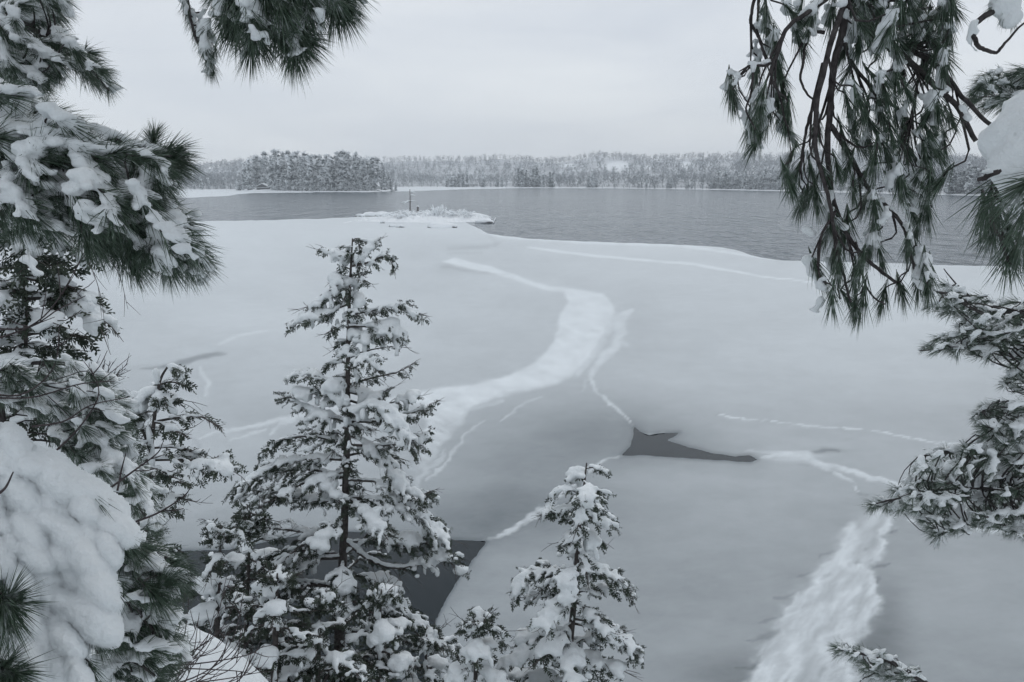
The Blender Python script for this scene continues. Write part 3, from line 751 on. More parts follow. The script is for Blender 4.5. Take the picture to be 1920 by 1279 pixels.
def boulder(loc, sx, sy, sz, seed, label, group=None):
    bm = bmesh.new(); bmesh.ops.create_icosphere(bm, subdivisions=3, radius=1.0)
    v = np.array([x.co[:] for x in bm.verts]); t = np.array([[q.index for q in f.verts] for f in bm.faces]); bm.free()
    n = 1 + 0.35 * fbm(v[:, 0] * 1.6 + seed * 7.3, v[:, 1] * 1.6 + v[:, 2] * 1.1, seed)
    v = v * n[:, None] * np.array([sx, sy, sz])
    o = thing("boulder", label, "rock", loc, group)
    lo = v.copy(); link("stone", make_mesh("stone", lo + np.array(loc), t, ROCK, None, True), o)
    top = v.copy(); top[:, :2] *= 0.98; top[:, 2] = np.where(v[:, 2] > -0.3 * sz, v[:, 2] + 0.22, v[:, 2])
    top[:, :2] *= 1.04
    link("snow_cap", make_mesh("snow_cap", top + np.array(loc), t, SNOW_FAR, None, True), o)
    return o
ROCKS = [(676, 404.5, 1.3, .5, "small snow-capped rock at the left tip of the islet"), (697, 404, 2.6, .9, "low snow-capped boulder near the islet's left end"), (716, 403.5, 2.2, .9, "snow-capped boulder left of the dead tree on the islet"),
         (728, 407, 1.3, .9, "dark-sided boulder left of the islet's brush"), (742, 407, 1.1, .9, "upright snowy boulder below the dead tree's left branch"), (752, 409, 1.2, .8, "snowy boulder left of the dead tree's foot"),
         (778, 414, 2.2, .7, "snow-covered rock at the islet's front below the dead tree"), (812, 414.5, 2.0, .6, "snow-covered rock at the islet's front beside the brush heap"),
         (828, 425.5, 3.2, .8, "isolated snow-capped rock on the ice in front of the islet"), (737, 424, .9, .3, "tiny snowy lump on the ice at the islet's front left"), (751, 425, .9, .3, "tiny snowy lump on the ice below the dead tree"),
         (717, 417, .6, .25, "smallest snowy lump on the ice left of the islet's front"), (869, 412, 2.0, .7, "snowy rock right of the brush pile"), (893, 412, 3.6, 1.2, "large snow-covered boulder at the islet's right end"), (909, 416, 2.2, .6, "pointed snow-covered rock at the islet's right tip")]
for i, (x, y, sx, sz, lb) in enumerate(ROCKS):
    p = PW(x, y + 1.5, 0.0); boulder((p[0], p[1], 0.0), sx * .9, sx * 0.6, sz, i + 3, lb)

def stick_tree(pts, r0, r1): return spline(pts, 8), np.linspace(r0, r1, 8)
db = isl(769, 0, 0.6); D = float(db[1] * cP - (db[2] - 9) * sP)
def I(px, py, dd=0.0): return P(px, py, D + dd)
dead = thing("dead_tree", "tall bare dead tree trunk standing on the islet", "dead tree", tuple(db))
m = MB(); m.tube(spline([I(769, 404), I(769, 385), I(769, 370), I(768.5, 355)], 8), np.linspace(0.18, 0.08, 8), 7); m.build("trunk", DEADWOOD, dead)
for a, b, dd in [((769, 378), (751, 381.5), .4), ((769, 377), (757, 383), -.5), ((769, 377.5), (778, 377.5), .3), ((769, 367), (778, 367.5), -.3), ((769, 361), (779, 362), .2), ((769, 380), (763, 377), .8)]:
    m = MB(); pth = spline([I(*a), I((a[0] + b[0]) / 2, (a[1] + b[1]) / 2 - .4, dd / 2), I(*b, dd)], 6); m.tube(pth, np.linspace(.07, .03, 6), 5)
    br = m.build("branch", DEADWOOD, dead)
    s = MB(); s.tube(pth + [0, 0, .11], np.array([.08, .11, .13, .12, .13, .06]), 6); s.build("snow", SNOW, br)
st = thing("broken_stump", "short broken dead trunk with a snow cap beside the tall dead tree", "stump", tuple(isl(783, 0, .6)))
m = MB(); m.tube(spline([I(783, 404), I(783.3, 396), I(783.5, 387.5)], 6), np.linspace(.27, .22, 6), 8); m.build("trunk", DEADWOOD, st)
m = MB(); m.tube([I(783.5, 387.9), I(783.6, 386.8), I(783.6, 385.6)], [.3, .3, .1], 8); m.build("snow_cap", SNOW, st)

rg = np.random.default_rng(77)
def brush(name, label, x0, x1, h, n, seed):
    rg = np.random.default_rng(seed)
    o = thing(name, label, "brush", tuple(isl((x0 + x1) / 2, 0, .8)))
    tw, sn = MB(), MB()
    for i in range(n):
        px = rg.uniform(x0, x1); b = isl(px, rg.uniform(-4, 5), rg.uniform(.5, 1.4)); az = rg.uniform(0, 6.28); L = rg.uniform(.7, 2.4)
        env = math.sin(math.pi * np.clip((px - x0) / (x1 - x0), .08, .92))
        e = b + np.array([math.cos(az) * L, math.sin(az) * L * .6, h * env * rg.uniform(.25, 1.0)])
        mid = (b + e) / 2 + np.array([0, 0, rg.uniform(.1, .5)])
        p = spline([b, mid, e], 5); tw.tube(p, np.linspace(.04, .015, 5), 3, cap=False)
        sn.tube(p + [0, 0, .07], np.array([.08, .14, .15, .12, .05]) * rg.uniform(.6, 1.4), 4, cap=False)
    tw.build("twigs", DEADWOOD, o); sn.build("snow", SNOW_FAR, o); return o
brush("brush_pile", "rounded heap of snowy fallen branches at the middle of the islet", 797, 845, 2.4, 170, 5)
brush("low_brush", "low snowy brush at the foot of the islet's dead tree", 735, 800, 1.3, 170, 6)
brush("shore_brush", "low snowy brush between the branch heap and the islet's right rocks", 842, 885, 1.3, 110, 8)
# ================================================================== snow loads: soft lumps fused into one skin
bm = bmesh.new(); bmesh.ops.create_icosphere(bm, subdivisions=2, radius=1.0)
ICO_V = np.array([x.co[:] for x in bm.verts]); ICO_T = np.array([[q.index for q in f.verts] for f in bm.faces]); bm.free()
bm = bmesh.new(); bmesh.ops.create_icosphere(bm, subdivisions=1, radius=1.06)
ICO_V1 = np.array([x.co[:] for x in bm.verts]); ICO_T1 = np.array([[q.index for q in f.verts] for f in bm.faces]); bm.free()
CLOUD = bpy.data.textures.new("snow_lumps", 'CLOUDS'); CLOUD.noise_scale = 0.07; CLOUD.noise_depth = 3
CLOUD_S = bpy.data.textures.new("snow_grain", 'CLOUDS'); CLOUD_S.noise_scale = 0.025; CLOUD_S.noise_depth = 2
PENDING = []
NEAR_SNOW = set()

def snow(name, blobs, parent, voxel, smooth=3, lump=0.5):
    """blobs: rows of x, y, z, rx, ry, rz, yaw"""
    if len(blobs) == 0: return None
    b = np.asarray(blobs, float)
    ca, sa = np.cos(b[:, 6])[:, None], np.sin(b[:, 6])[:, None]
    iv_, it_ = (ICO_V1, ICO_T1) if voxel > 0.0115 else (ICO_V, ICO_T)
    s = iv_[None] * b[:, None, 3:6]
    v = np.stack([s[..., 0] * ca - s[..., 1] * sa, s[..., 0] * sa + s[..., 1] * ca, s[..., 2]], -1) + b[:, None, :3]
    t = it_[None] + (np.arange(len(b)) * len(iv_))[:, None, None]
    o = link(name, make_mesh(name, v.reshape(-1, 3), t.reshape(-1, 3), SNOW, None, True), parent)
    r = o.modifiers.new("fuse", 'REMESH'); r.mode = 'VOXEL'; r.voxel_size = voxel * (1.24 if voxel > 0.0175 else 1.14); r.use_smooth_shade = True
    if smooth:
        q = o.modifiers.new("soften", 'SMOOTH'); q.factor = 0.5; q.iterations = smooth
    d = o.modifiers.new("lumps", 'DISPLACE'); d.texture = CLOUD if voxel > 0.009 else CLOUD_S; d.texture_coords = 'GLOBAL'; d.strength = voxel * 2.2 * lump; d.mid_level = 0.5
    if parent is not None and parent.parent is not None: o["kind"] = "stuff"
    if voxel < 0.0076: NEAR_SNOW.add(o.name)
    PENDING.append(o)
    return o

def drop_specks(me, least=90):
    """leave out stray flecks that would float clear of their bough"""
    nv = len(me.vertices); e = np.zeros(len(me.edges) * 2, np.int32); me.edges.foreach_get("vertices", e); a, b = e[0::2], e[1::2]
    lab = np.arange(nv)
    while True:
        m = np.minimum(lab[a], lab[b]); new = lab.copy(); np.minimum.at(new, a, m); np.minimum.at(new, b, m); new = new[new]
        for _ in range(4): new = new[new]
        if (new == lab).all(): break
        lab = new
    small = np.bincount(lab, minlength=nv)[lab] < least
    if not small.any() or small.all(): return me
    q = np.zeros(len(me.loops), np.int32); me.loops.foreach_get("vertex_index", q)
    lt = np.zeros(len(me.polygons), np.int32); me.polygons.foreach_get("loop_total", lt)
    co = np.zeros(nv * 3, np.float32); me.vertices.foreach_get("co", co); co = co.reshape(-1, 3)
    ls = np.concatenate([[0], np.cumsum(lt)[:-1]]); tri = []
    for k in (3, 4):
        s = ls[lt == k]
        if len(s): 
            f = np.stack([q[s + i] for i in range(k)], -1); f = f[~small[f[:, 0]]]
            tri.append(f[:, :3]); 
            if k == 4: tri.append(f[:, [0, 2, 3]])
    t = np.vstack(tri); used = np.unique(t); mp = np.zeros(nv, np.int32); mp[used] = np.arange(len(used))
    out = make_mesh(me.name, co[used], mp[t], SNOW, None, True); bpy.data.meshes.remove(me); return out

def settle():
    dg = bpy.context.evaluated_depsgraph_get()
    for o in PENDING:
        me = bpy.data.meshes.new_from_object(o.evaluated_get(dg), depsgraph=dg)
        if o.name in NEAR_SNOW: me = drop_specks(me)
        me.materials.clear(); me.materials.append(SNOW)
        n = len(me.polygons); me.polygons.foreach_set("use_smooth", np.ones(n, bool))
        o["_m"] = 0
        PENDING_M.append((o, me))
    for o, me in PENDING_M:
        o.modifiers.clear(); old = o.data; o.data = me; bpy.data.meshes.remove(old); del o["_m"]
PENDING_M = []

# ================================================================== needles
def tuft_template(n, seed, cone=(12, 58), back=0.55):
    """needles round a shoot that points along +x, needle length 1"""
    rg = np.random.default_rng(seed)
    V, T = [], []
    for i in range(n):
        s = rg.uniform(-back, 0.0) * rg.random() ** 0.3
        th = math.radians(rg.uniform(*cone)) * (0.6 + 0.4 * (s < -0.15)); ph = rg.uniform(0, 6.283); L = rg.uniform(0.75, 1.08)
        d = np.array([math.cos(th), math.sin(th) * math.cos(ph), math.sin(th) * math.sin(ph)])
        w = nrm(np.cross(d, rg.normal(size=3))) * 0.0115
        a = np.array([s, 0, 0]); bend = np.array([0.10, 0, 0]) * math.sin(th)
        m = a + d * L * 0.55 + bend * 0.4; e = a + d * L + bend
        k = len(V); V += [a - w, a + w, m - w * 0.85, m + w * 0.85, e]
        T += [(k, k + 1, k + 3), (k, k + 3, k + 2), (k + 2, k + 3, k + 4)]
    return np.array(V), np.array(T)
TUFTS = [tuft_template(95, 400 + i) for i in range(5)]
TUFTS_THIN = [tuft_template(60, 420 + i, (10, 50)) for i in range(4)]
TUFTS_MID = [tuft_template(60, 430 + i, (15, 70)) for i in range(4)]
BROOM = [tuft_template(85, 440 + i, (4, 29), 0.9) for i in range(6)]

# ================================================================== pine boughs
def pine_bough(tree, name_label, limbs, tufts, seed, voxel, tmpl=TUFTS, limb_snow=0.6, sag=0.22, twig_r=0.0022, extra_blobs=None, snow_size=1.0, smooth=2, hood=0.0, lump=1.0):
    """limbs: (points in photo pixels with distance, thick radius, thin radius); tufts: (x, y, distance, direction, needle length, snow 0..1)"""
    rg = np.random.default_rng(seed)
    wood, ndl = MB(), MB()
    blobs = [] if extra_blobs is None else list(extra_blobs)
    samples = []
    for pts, r0, r1 in limbs:
        p3 = np.array([P(*q) for q in pts]); n = max(8, len(pts) * 5)
        p = spline(p3, n)
        p += np.cumsum(rg.normal(size=p.shape), 0) * 0.0012
        rad = np.linspace(r0, r1, n); wood.tube(p, rad, 7)
        samples.append(np.hstack([p, nrm(np.gradient(p, axis=0)), rad[:, None]]))
        tang = nrm(np.gradient(p, axis=0))
        for k in range(0, n - 1):
            flat = 1 - abs(tang[k, 2])
            if rg.random() < limb_snow * (0.25 + flat):
                f = rg.random(); q = p[k] * (1 - f) + p[k + 1] * f; r = rad[k] * rg.uniform(0.9, 1.35) + 0.003 * snow_size
                blobs.append((*(q + [0, 0, rad[k] * 0.8 + r * 0.35]), r * 1.5, r, r * 0.8, math.atan2(tang[k, 1], tang[k, 0])))
                blobs.append((*((p[k] + p[k + 1]) / 2 + [0, 0, rad[k] * 0.8 + r * 0.3]), r * 1.6, r, r * 0.8, math.atan2(tang[k, 1], tang[k, 0])))
    S = np.vstack(samples); tp_, td_, tl_ = [], [], []
    for (x, y, d, dr, L, sn) in tufts:
        pos = P(x, y, d); dr = nrm(dr)
        base = pos - dr * L * 0.5
        seek = base + np.array([0, 0, 1.0]) * hood * rg.uniform(0.02, 0.13) - dr * hood * 0.03
        dist = np.linalg.norm(S[:, :3] - seek, axis=1) + 0.25 * np.clip(((S[:, :3] - base) * dr).sum(1), 0, None)
        j = int(np.argmin(dist)); a = S[j, :3]; gap = np.linalg.norm(base - a)
        mid = a + S[j, 3:6] * gap * (0.12 + 0.25 * hood) + (base - a) * 0.4
        tw = spline([a, mid, base, pos], 8)
        wood.tube(tw, np.linspace(min(S[j, 6] * 0.7, twig_r * (1.3 + gap * 2)), twig_r * 0.7, 8), 4, cap=False)
        tp_.append(pos); td_.append(dr); tl_.append(L)
        if sn > 0 and rg.random() < 0.35 + sn:
            k = 10 if sn > 0.5 else 6; R = L * rg.uniform(0.10, 0.175) * (0.6 + 0.6 * sn) * snow_size
            sd = nrm(np.cross(dr, [0, 0, 1.0]) + 1e-6)
            lift = np.array([0, 0, L * (0.13 - 0.1 * hood)]) + FWD * L * 0.3 * hood
            for i in range(k):
                f = -0.5 + (i + rg.random()) / k * 1.25
                w = 0.12 + 0.26 * max(0.0, f + 0.3)
                q = pos + dr * L * f + lift * (1 - 0.5 * max(0, f)) + np.array([0, 0, -0.2 * L * max(0, f) ** 2]) + sd * rg.normal() * L * w
                rr = R * (1.0 - 0.45 * max(0, f)) * rg.uniform(0.7, 1.15)
                blobs.append((*q, rr * rg.uniform(1.0, 1.5), rr * 0.95, rr * 0.7, math.atan2(dr[1], dr[0]) + rg.normal() * 0.4))
        if gap > 0.05 and sn > 0.3:
            for q in tw[2:7:1]:
                rr = 0.005 + 0.004 * rg.random(); blobs.append((*(q + [0, 0, rr]), rr * 1.6, rr * 1.2, rr, 0))
    ndl.add(*orient(tmpl, tp_, td_, tl_, rg, sag))
    b = wood.build("bough", BARK, tree, True)
    if name_label: b["label"] = name_label
    tag(ndl.build("needles", NEEDLE, b), kind="stuff")
    snow("snow", blobs, b, voxel, smooth, lump)
    return b

def fill(poly, n, dist, dir_fn, L, snow_amt, seed, mind=9.0):
    """tufts scattered through an outline; dir_fn(x, y, rg) -> (right, up, towards far) direction"""
    rg = np.random.default_rng(seed); poly = np.array(poly, float)
    lo, hi = poly.min(0), poly.max(0); out, xy = [], []
    cx, cy = rg.uniform(lo[0], hi[0], 6000), rg.uniform(lo[1], hi[1], 6000)
    ok = poly_sdf(cx, cy, poly) < -2
    for x, y in zip(cx[ok], cy[ok]):
        if len(out) >= n: break
        if xy and min((x - a) ** 2 + (y - b) ** 2 for a, b in xy) < mind ** 2: continue
        xy.append((x, y))
        c = dir_fn(x, y, rg); dv = c[0] * RGT + c[1] * UPV + c[2] * FWD
        s = snow_amt(x, y, rg) if callable(snow_amt) else snow_amt
        out.append((x, y, rg.uniform(*dist), dv, L * rg.uniform(0.85, 1.12), s))
    return out

def dirs(mx, my, spread=0.5):
    return lambda x, y, rg: np.array([mx, my, 0]) + rg.normal(size=3) * spread

# ------------------------------------------------------------------ pine on the left, its boughs reach into the picture
def pine_trunk(tree, base, top, r0, r1):
    m = MB(); p = spline([base, (np.array(base) + top) / 2 + [0.05, 0.04, 0], top], 14)
    m.tube(p, np.linspace(r0, r1, 14), 12); return m.build("trunk", BARK, tree, True)

LX, LY = -2.75, 1.2
lz = float(ground_z(LX, LY)) - 0.1
left_pine = thing("white_pine", "large snow-laden pine whose boughs fill the upper left corner", "tree", (LX, LY, lz))
pine_trunk(left_pine, (LX, LY, lz), (LX + 0.1, LY, lz + 7.5), 0.2, 0.11)

d = 2.35
pine_bough(left_pine, "upper bough ending in a drooping snowy tip", [
    ([(-420, -40, 2.3), (-150, -20, d), (0, 25, d), (70, 60, d), (120, 92, d), (170, 128, d), (204, 166, d)], 0.016, 0.003),
    ([(-150, -20, d), (-20, 60, d - .1), (40, 120, d - .1), (70, 160, d - .1)], 0.01, 0.003)],
    fill([(-40, -30), (115, -20), (112, 55), (150, 82), (190, 118), (208, 165), (180, 160), (140, 130), (100, 150), (75, 165), (30, 150), (-40, 140)], 85, (2.15, 2.55),
         dirs(0.75, -0.65, .35), 0.075, lambda x, y, rg: .95 if x < 110 else .6, 1), 1, 0.0075, snow_size=1.2)

d = 1.95
def lsnow(x, y, rg):
    if x < 190 and y < 350: return 1.0
    if x > 290 and y > 360: return 1.0
    if y > 430: return 0.4 if rg.random() < 0.5 else 0.0
    return 0.85 if rg.random() < 0.85 else 0.0
LEFT_MAIN = pine_bough(left_pine, "main bough with thick snow and long green needles", [
    ([(-560, 60, 2.0), (-200, 110, d), (0, 178, d), (90, 225, d), (170, 250, d), (240, 275, d), (300, 290, d), (345, 300, d)], 0.017, 0.003),
    ([(-330, 85, 1.98), (-150, 190, d - .1), (20, 290, d - .1), (120, 340, d - .1), (220, 375, d - .1), (300, 400, d - .1), (362, 450, d - .1)], 0.013, 0.003),
    ([(-330, 85, 1.98), (-200, 300, d + .12), (0, 378, d + .1), (100, 420, d + .1), (180, 448, d + .1), (250, 478, d + .1), (330, 500, d + .05)], 0.013, 0.003),
    ([(240, 275, d), (280, 270, d), (290, 252, d)], 0.003, 0.002)],
    fill([(-30, 150), (60, 180), (130, 225), (170, 252), (235, 272), (262, 275), (280, 290), (330, 285), (345, 300), (335, 325), (310, 345), (290, 365), (325, 385), (355, 425), (378, 480), (370, 505),
          (330, 505), (300, 500), (280, 505), (235, 490), (180, 475), (140, 440), (80, 425), (-30, 430)], 230, (1.75, 2.15), lambda x, y, rg: np.array([0.75, -0.15 - 0.55 * (y > 300) - 0.3 * (y > 430), 0.0]) + rg.normal(size=3) * 0.33, 0.088, lsnow, 2, 8.0)
    + [(290, 255, d, RGT * .15 + UPV, .06, 0), (285, 262, d, RGT * -.2 + UPV * .6, .05, 0), (322, 285, d, RGT * .9 + UPV * .25, .085, 0), (330, 298, d, RGT + UPV * -.1, .085, 0), (320, 310, d, RGT + UPV * -.3, .09, 0), (305, 300, d, RGT + UPV * .3, .08, .3)],
    2, 0.0062, snow_size=1.25)

# bough reaching in from above, top centre-left
d = 1.9
top_t = fill([(395, -25), (655, -25), (650, 5), (630, 30), (600, 5), (560, 20), (575, 60), (560, 80), (530, 75), (500, 55), (470, 70), (440, 60), (410, 20)], 62, (1.75, 2.05),
             lambda x, y, rg: np.array([0.35 + (x - 520) / 260, -1.0, 0]) + rg.normal(size=3) * 0.28, 0.088, lambda x, y, rg: .85 if rg.random() < .6 else 0.1, 3, 9)
top_t += [(545, 95, d, RGT * .25 - UPV, .085, .2), (560, 85, d, RGT * .7 - UPV * .7, .085, 0), (575, 75, d, RGT - UPV * .35, .08, 0), (470, 95, d, RGT * -.1 - UPV, .085, .6), (490, 80, d, RGT * .3 - UPV, .08, .5), (552, 100, d - .05, RGT * .05 - UPV, .09, .5), (640, 20, d, RGT * .5 - UPV, .085, .4), (625, 25, d, RGT * .1 - UPV, .085, .9), (648, 8, d, RGT * .8 - UPV * .6, .08, .6)]
pine_bough(left_pine, "bough hanging in from above the lake view", [
    ([(-420, -420, 2.1), (100, -330, 2.0), (430, -180, d), (500, -40, d), (535, 30, d), (560, 85, d)], 0.016, 0.003),
    ([(430, -180, d), (580, -90, d), (625, -20, d), (640, 20, d)], 0.008, 0.003),
    ([(430, -180, d), (415, -40, d - .05), (440, 30, d - .05), (470, 85, d - .05)], 0.008, 0.003)], top_t, 3, 0.0065)
hang = [(x, y, 2.05 + .05 * math.sin(i), RGT * .1 * (-1) ** i - UPV, .045, .95) for i, (x, y) in enumerate([(352, 20), (358, 35), (365, 50), (372, 62), (378, 80), (385, 95), (390, 108), (396, 118), (400, 130), (403, 95), (394, 75), (386, 60), (345, 5), (375, 40), (392, 128)])]
pine_bough(left_pine, "thin frosted sprig dangling left of the overhead bough", [([(100, -330, 2.0), (300, -150, 2.05), (345, -20, 2.05), (362, 60, 2.05), (380, 105, 2.05), (397, 132, 2.05)], 0.006, 0.0015)], hang, 4, 0.0055, TUFTS_THIN, .9)

# ------------------------------------------------------------------ pine on the right: long hanging bough
RX, RY = 2.6, 1.3
rz_ = float(ground_z(RX, RY)) - 0.1
right_pine = thing("white_pine", "pine at right whose long branches hang down before the lake", "tree", (RX, RY, rz_))
pine_trunk(right_pine, (RX, RY, rz_), (RX - 0.1, RY - 0.1, rz_ + 7.5), 0.19, 0.11)
d = 2.0
RL = [
    ([(2900, -500, 1.7), (2300, -420, 1.8), (1800, -330, d), (1640, -200, d), (1595, -60, d), (1583, 60, d), (1570, 120, d), (1561, 190, d), (1556, 260, d), (1560, 330, d), (1573, 400, d), (1602, 455, d), (1642, 500, d), (1690, 536, d)], .0135, .004),
    ([(1590, -10, d - .06), (1560, 80, d - .08), (1543, 150, d - .08), (1535, 220, d - .08), (1536, 290, d - .08), (1552, 350, d - .07), (1562, 400, d - .06), (1570, 470, d - .05), (1585, 525, d - .05), (1598, 565, d - .05)], .0075, .003),
    ([(1594, 5, d), (1640, 60, d), (1700, 108, d), (1760, 168, d), (1800, 213, d), (1833, 270, d)], .0095, .006),
    ([(1690, 85, d + .02), (1750, 122, d), (1795, 178, d), (1850, 236, d)], .0075, .005),
    ([(1582, 80, d), (1600, 125, d + .05), (1640, 172, d + .06), (1682, 202, d + .08)], .006, .003),
    ([(1557, 235, d), (1590, 285, d + .03), (1620, 342, d + .04), (1660, 388, d + .04), (1690, 432, d + .04), (1703, 490, d + .04), (1722, 535, d + .04)], .007, .003),
    ([(1590, -30, d), (1520, 20, d - .05), (1475, 52, d - .08), (1458, 105, d - .1), (1438, 122, d - .1), (1402, 124, d - .1), (1374, 166, d - .1)], .007, .002),
    ([(1440, -60, d), (1418, 0, d), (1412, 40, d), (1428, 78, d), (1440, 105, d)], .005, .0025),
    ([(1475, 52, d - .08), (1456, 110, d - .05), (1447, 150, d - .05), (1460, 192, d - .05), (1472, 245, d - .05)], .004, .002),
    ([(1412, 124, d - .1), (1405, 180, d - .1), (1396, 212, d - .1), (1410, 250, d - .1)], .003, .002),
    ([(1545, 60, d), (1518, 60, d), (1505, 110, d), (1500, 152, d), (1522, 185, d)], .005, .0025),
    ([(1543, 120, d), (1516, 225, d - .02), (1504, 268, d - .02), (1498, 320, d - .02)], .005, .0025),
    ([(1565, 395, d - .05), (1542, 440, d - .05), (1534, 482, d - .05), (1536, 515, d - .05)], .004, .002),
    ([(1570, 470, d - .05), (1566, 520, d - .05), (1566, 555, d - .05)], .003, .002),
    ([(1602, 455, d), (1615, 520, d - .03), (1640, 560, d - .03), (1655, 570, d - .03)], .003, .002),
    ([(1720, 165, d), (1712, 215, d), (1706, 240, d)], .004, .002),
    ([(1700, 270, d + .1), (1716, 300, d + .1), (1728, 345, d + .1), (1740, 385, d + .1)], .004, .002),
    ([(1640, 172, d + .06), (1700, 220, d + .1), (1720, 280, d + .1), (1755, 350, d + .1)], .004, .002)]
TB = """1372,180 1435,25 1440,60 1455,95 1460,130 1466,155 1417,140 1425,195 1408,245 1420,262 1455,185 1465,205 1475,222 1440,212 1480,250 1490,335 1480,345 1510,375 1520,362 1530,375 1500,385
1500,22 1530,12 1620,22 1650,32 1690,20 1710,35 1730,12 1760,25 1780,5 1790,18 1640,85 1610,85 1740,62 1752,112 1765,100 1772,125 1690,130 1722,150 1700,172
1590,135 1640,150 1660,172 1612,192 1650,202 1682,212 1700,232 1602,235 1640,242 1672,252 1692,262 1660,282 1700,282 1630,272 1582,262 1590,312 1570,315 1620,330
1740,212 1752,242 1760,205 1780,220 1742,255 1772,275 1736,292 1760,292 1725,322 1742,350 1762,342 1730,368 1690,345 1682,352 1620,380 1640,392 1560,412 1590,432 1640,432
1712,402 1722,425 1702,462 1716,478 1742,512 1722,532 1740,542 1690,546 1655,562 1536,512 1560,562 1590,562 1602,522 1612,502 1616,565 1566,482 1572,502 1652,482 1602,578
1640,5 1600,10 1500,75 1490,30 1715,80 1730,100 1760,60 1665,60 1680,90 1680,150 1655,225 1640,300
1520,320 1580,450 1480,300 1740,400 1615,45 1660,15 1705,5 1745,35 1775,45 1625,60 1655,45 1690,50 1775,80 1735,130 1590,200 1620,215 1670,300 1610,270 1545,330 1600,360 1550,440 1630,470 1530,250 1585,90 1690,75 1560,30 1520,40"""
rgr = np.random.default_rng(91)
rt = []
for tok in TB.split():
    x, y = map(float, tok.split(","))
    hor = 1 if 1590 < x < 1720 and 120 < y < 300 else 0
    dv = RGT * rgr.normal(0.0 + .25 * hor, .28) - UPV * rgr.uniform(.7, 1.0) + FWD * rgr.normal(0, .3)
    rt.append((x, y, 2.0 + rgr.normal(0, .06), dv, .076 * rgr.uniform(.85, 1.2), .75 if rgr.random() < .55 else 0.0))
for (x, y) in [(1372, 172), (1425, 200), (1412, 235), (1738, 510), (1690, 345)]:
    rt.append((x, y, 1.95, RGT * .1 - UPV, .08, .9))
pine_bough(right_pine, "long forked bough hanging down in front of the lake", RL, rt, 9, 0.0065, BROOM, .4, .1, .0022, snow_size=.95, hood=1.0)

# nearest bough at the right edge: big snow pillow, long needles
d = 1.15
def chain(pts, radii, n=8, flat=0.8, jit=0.15, seed=0):
    rg = np.random.default_rng(seed)
    p = spline([P(*q) for q in pts], n); r = np.interp(np.linspace(0, 1, n), np.linspace(0, 1, len(radii)), radii)
    return [(*(q + rg.normal(size=3) * rr * jit), rr * rg.uniform(.9, 1.15), rr * rg.uniform(.9, 1.15), rr * flat, rg.uniform(0, 3.14)) for q, rr in zip(p, r)]
eb = chain([(1985, 190, 1.2), (1945, 225, 1.18), (1918, 270, 1.16), (1900, 320, 1.15)], [.04, .042, .036, .024], 12, .9, .22, 3) + chain([(2000, 250, 1.2), (1955, 320, 1.18), (1928, 370, 1.16)], [.055, .042, .026], 12, .9, .22, 4)
et = [(1852, 380, 1.2, RGT * -.25 - UPV, .075, 0), (1845, 395, 1.3, RGT * .1 - UPV, .075, 0), (1868, 410, 1.3, RGT * -.3 - UPV, .075, 0), (1890, 440, 1.3, -UPV, .075, .4), (1905, 470, 1.3, RGT * -.25 - UPV, .075, .3), (1862, 440, 1.35, RGT * -.3 - UPV * .8, .06, .5), (1915, 350, 1.1, RGT * -.8 - UPV * .6, .085, 0), (1930, 385, 1.12, RGT * -.5 - UPV, .085, .5), (1890, 485, 1.35, -UPV, .07, .4), (1925, 440, 1.2, RGT * -.2 - UPV, .08, .5)]
pine_bough(right_pine, "closest bough at the right edge under a big snow pillow", [
    ([(2900, 60, 1.25), (2200, 200, 1.2), (1990, 280, 1.17), (1925, 290, 1.15), (1860, 305, 1.15), (1835, 318, 1.15)], .012, .003),
    ([(1990, 280, 1.17), (1900, 330, 1.2), (1865, 380, 1.25), (1890, 440, 1.3), (1905, 480, 1.3)], .004, .002),
    ([(1900, 330, 1.2), (1862, 360, 1.22), (1850, 385, 1.22)], .003, .002)], et, 10, .0075, TUFTS_THIN, .2, .1, .0018, eb)
tb = chain([(1880, -20, 1.7), (1892, 10, 1.7), (1895, 40, 1.7)], [.028, .028, .016], 6, 1.0)
tb += chain([(1870, 15, 1.7), (1835, 38, 1.7), (1820, 62, 1.7), (1822, 85, 1.7), (1838, 100, 1.7), (1852, 104, 1.7)], [.006, .005, .006, .005, .004, .003], 40, 1.0)
pine_bough(right_pine, "curled bare twig with a snow lump in the top right corner", [
    ([(2900, -300, 1.5), (2200, -160, 1.65), (1960, -60, 1.7), (1880, 10, 1.7), (1838, 36, 1.7), (1821, 62, 1.7), (1824, 86, 1.7), (1840, 101, 1.7), (1856, 106, 1.7), (1872, 86, 1.7), (1900, 62, 1.7), (1935, 30, 1.7)], .009, .0015),
    ], [(1885, 20, 1.7, RGT * -.3 - UPV, .05, .3), (1870, 5, 1.7, RGT * -.6 - UPV * .6, .05, 0), (1900, 25, 1.72, -UPV, .05, 0)], 11, .0055, BROOM, .2, .1, .0018, tb)
pine_bough(right_pine, "snow-coated bough tip behind the big pillow at the right edge", [
    ([(2500, -60, 1.9), (2100, 120, 3.0), (1940, 150, 3.0), (1880, 165, 3.0), (1825, 178, 3.0)], .014, .003)],
    fill([(1812, 165), (1850, 140), (1930, 125), (1990, 130), (1990, 225), (1900, 215), (1840, 205), (1818, 185)], 46, (2.8, 3.2), dirs(-.8, -.5, .4), .075, .75, 12, 8), 12, .009)

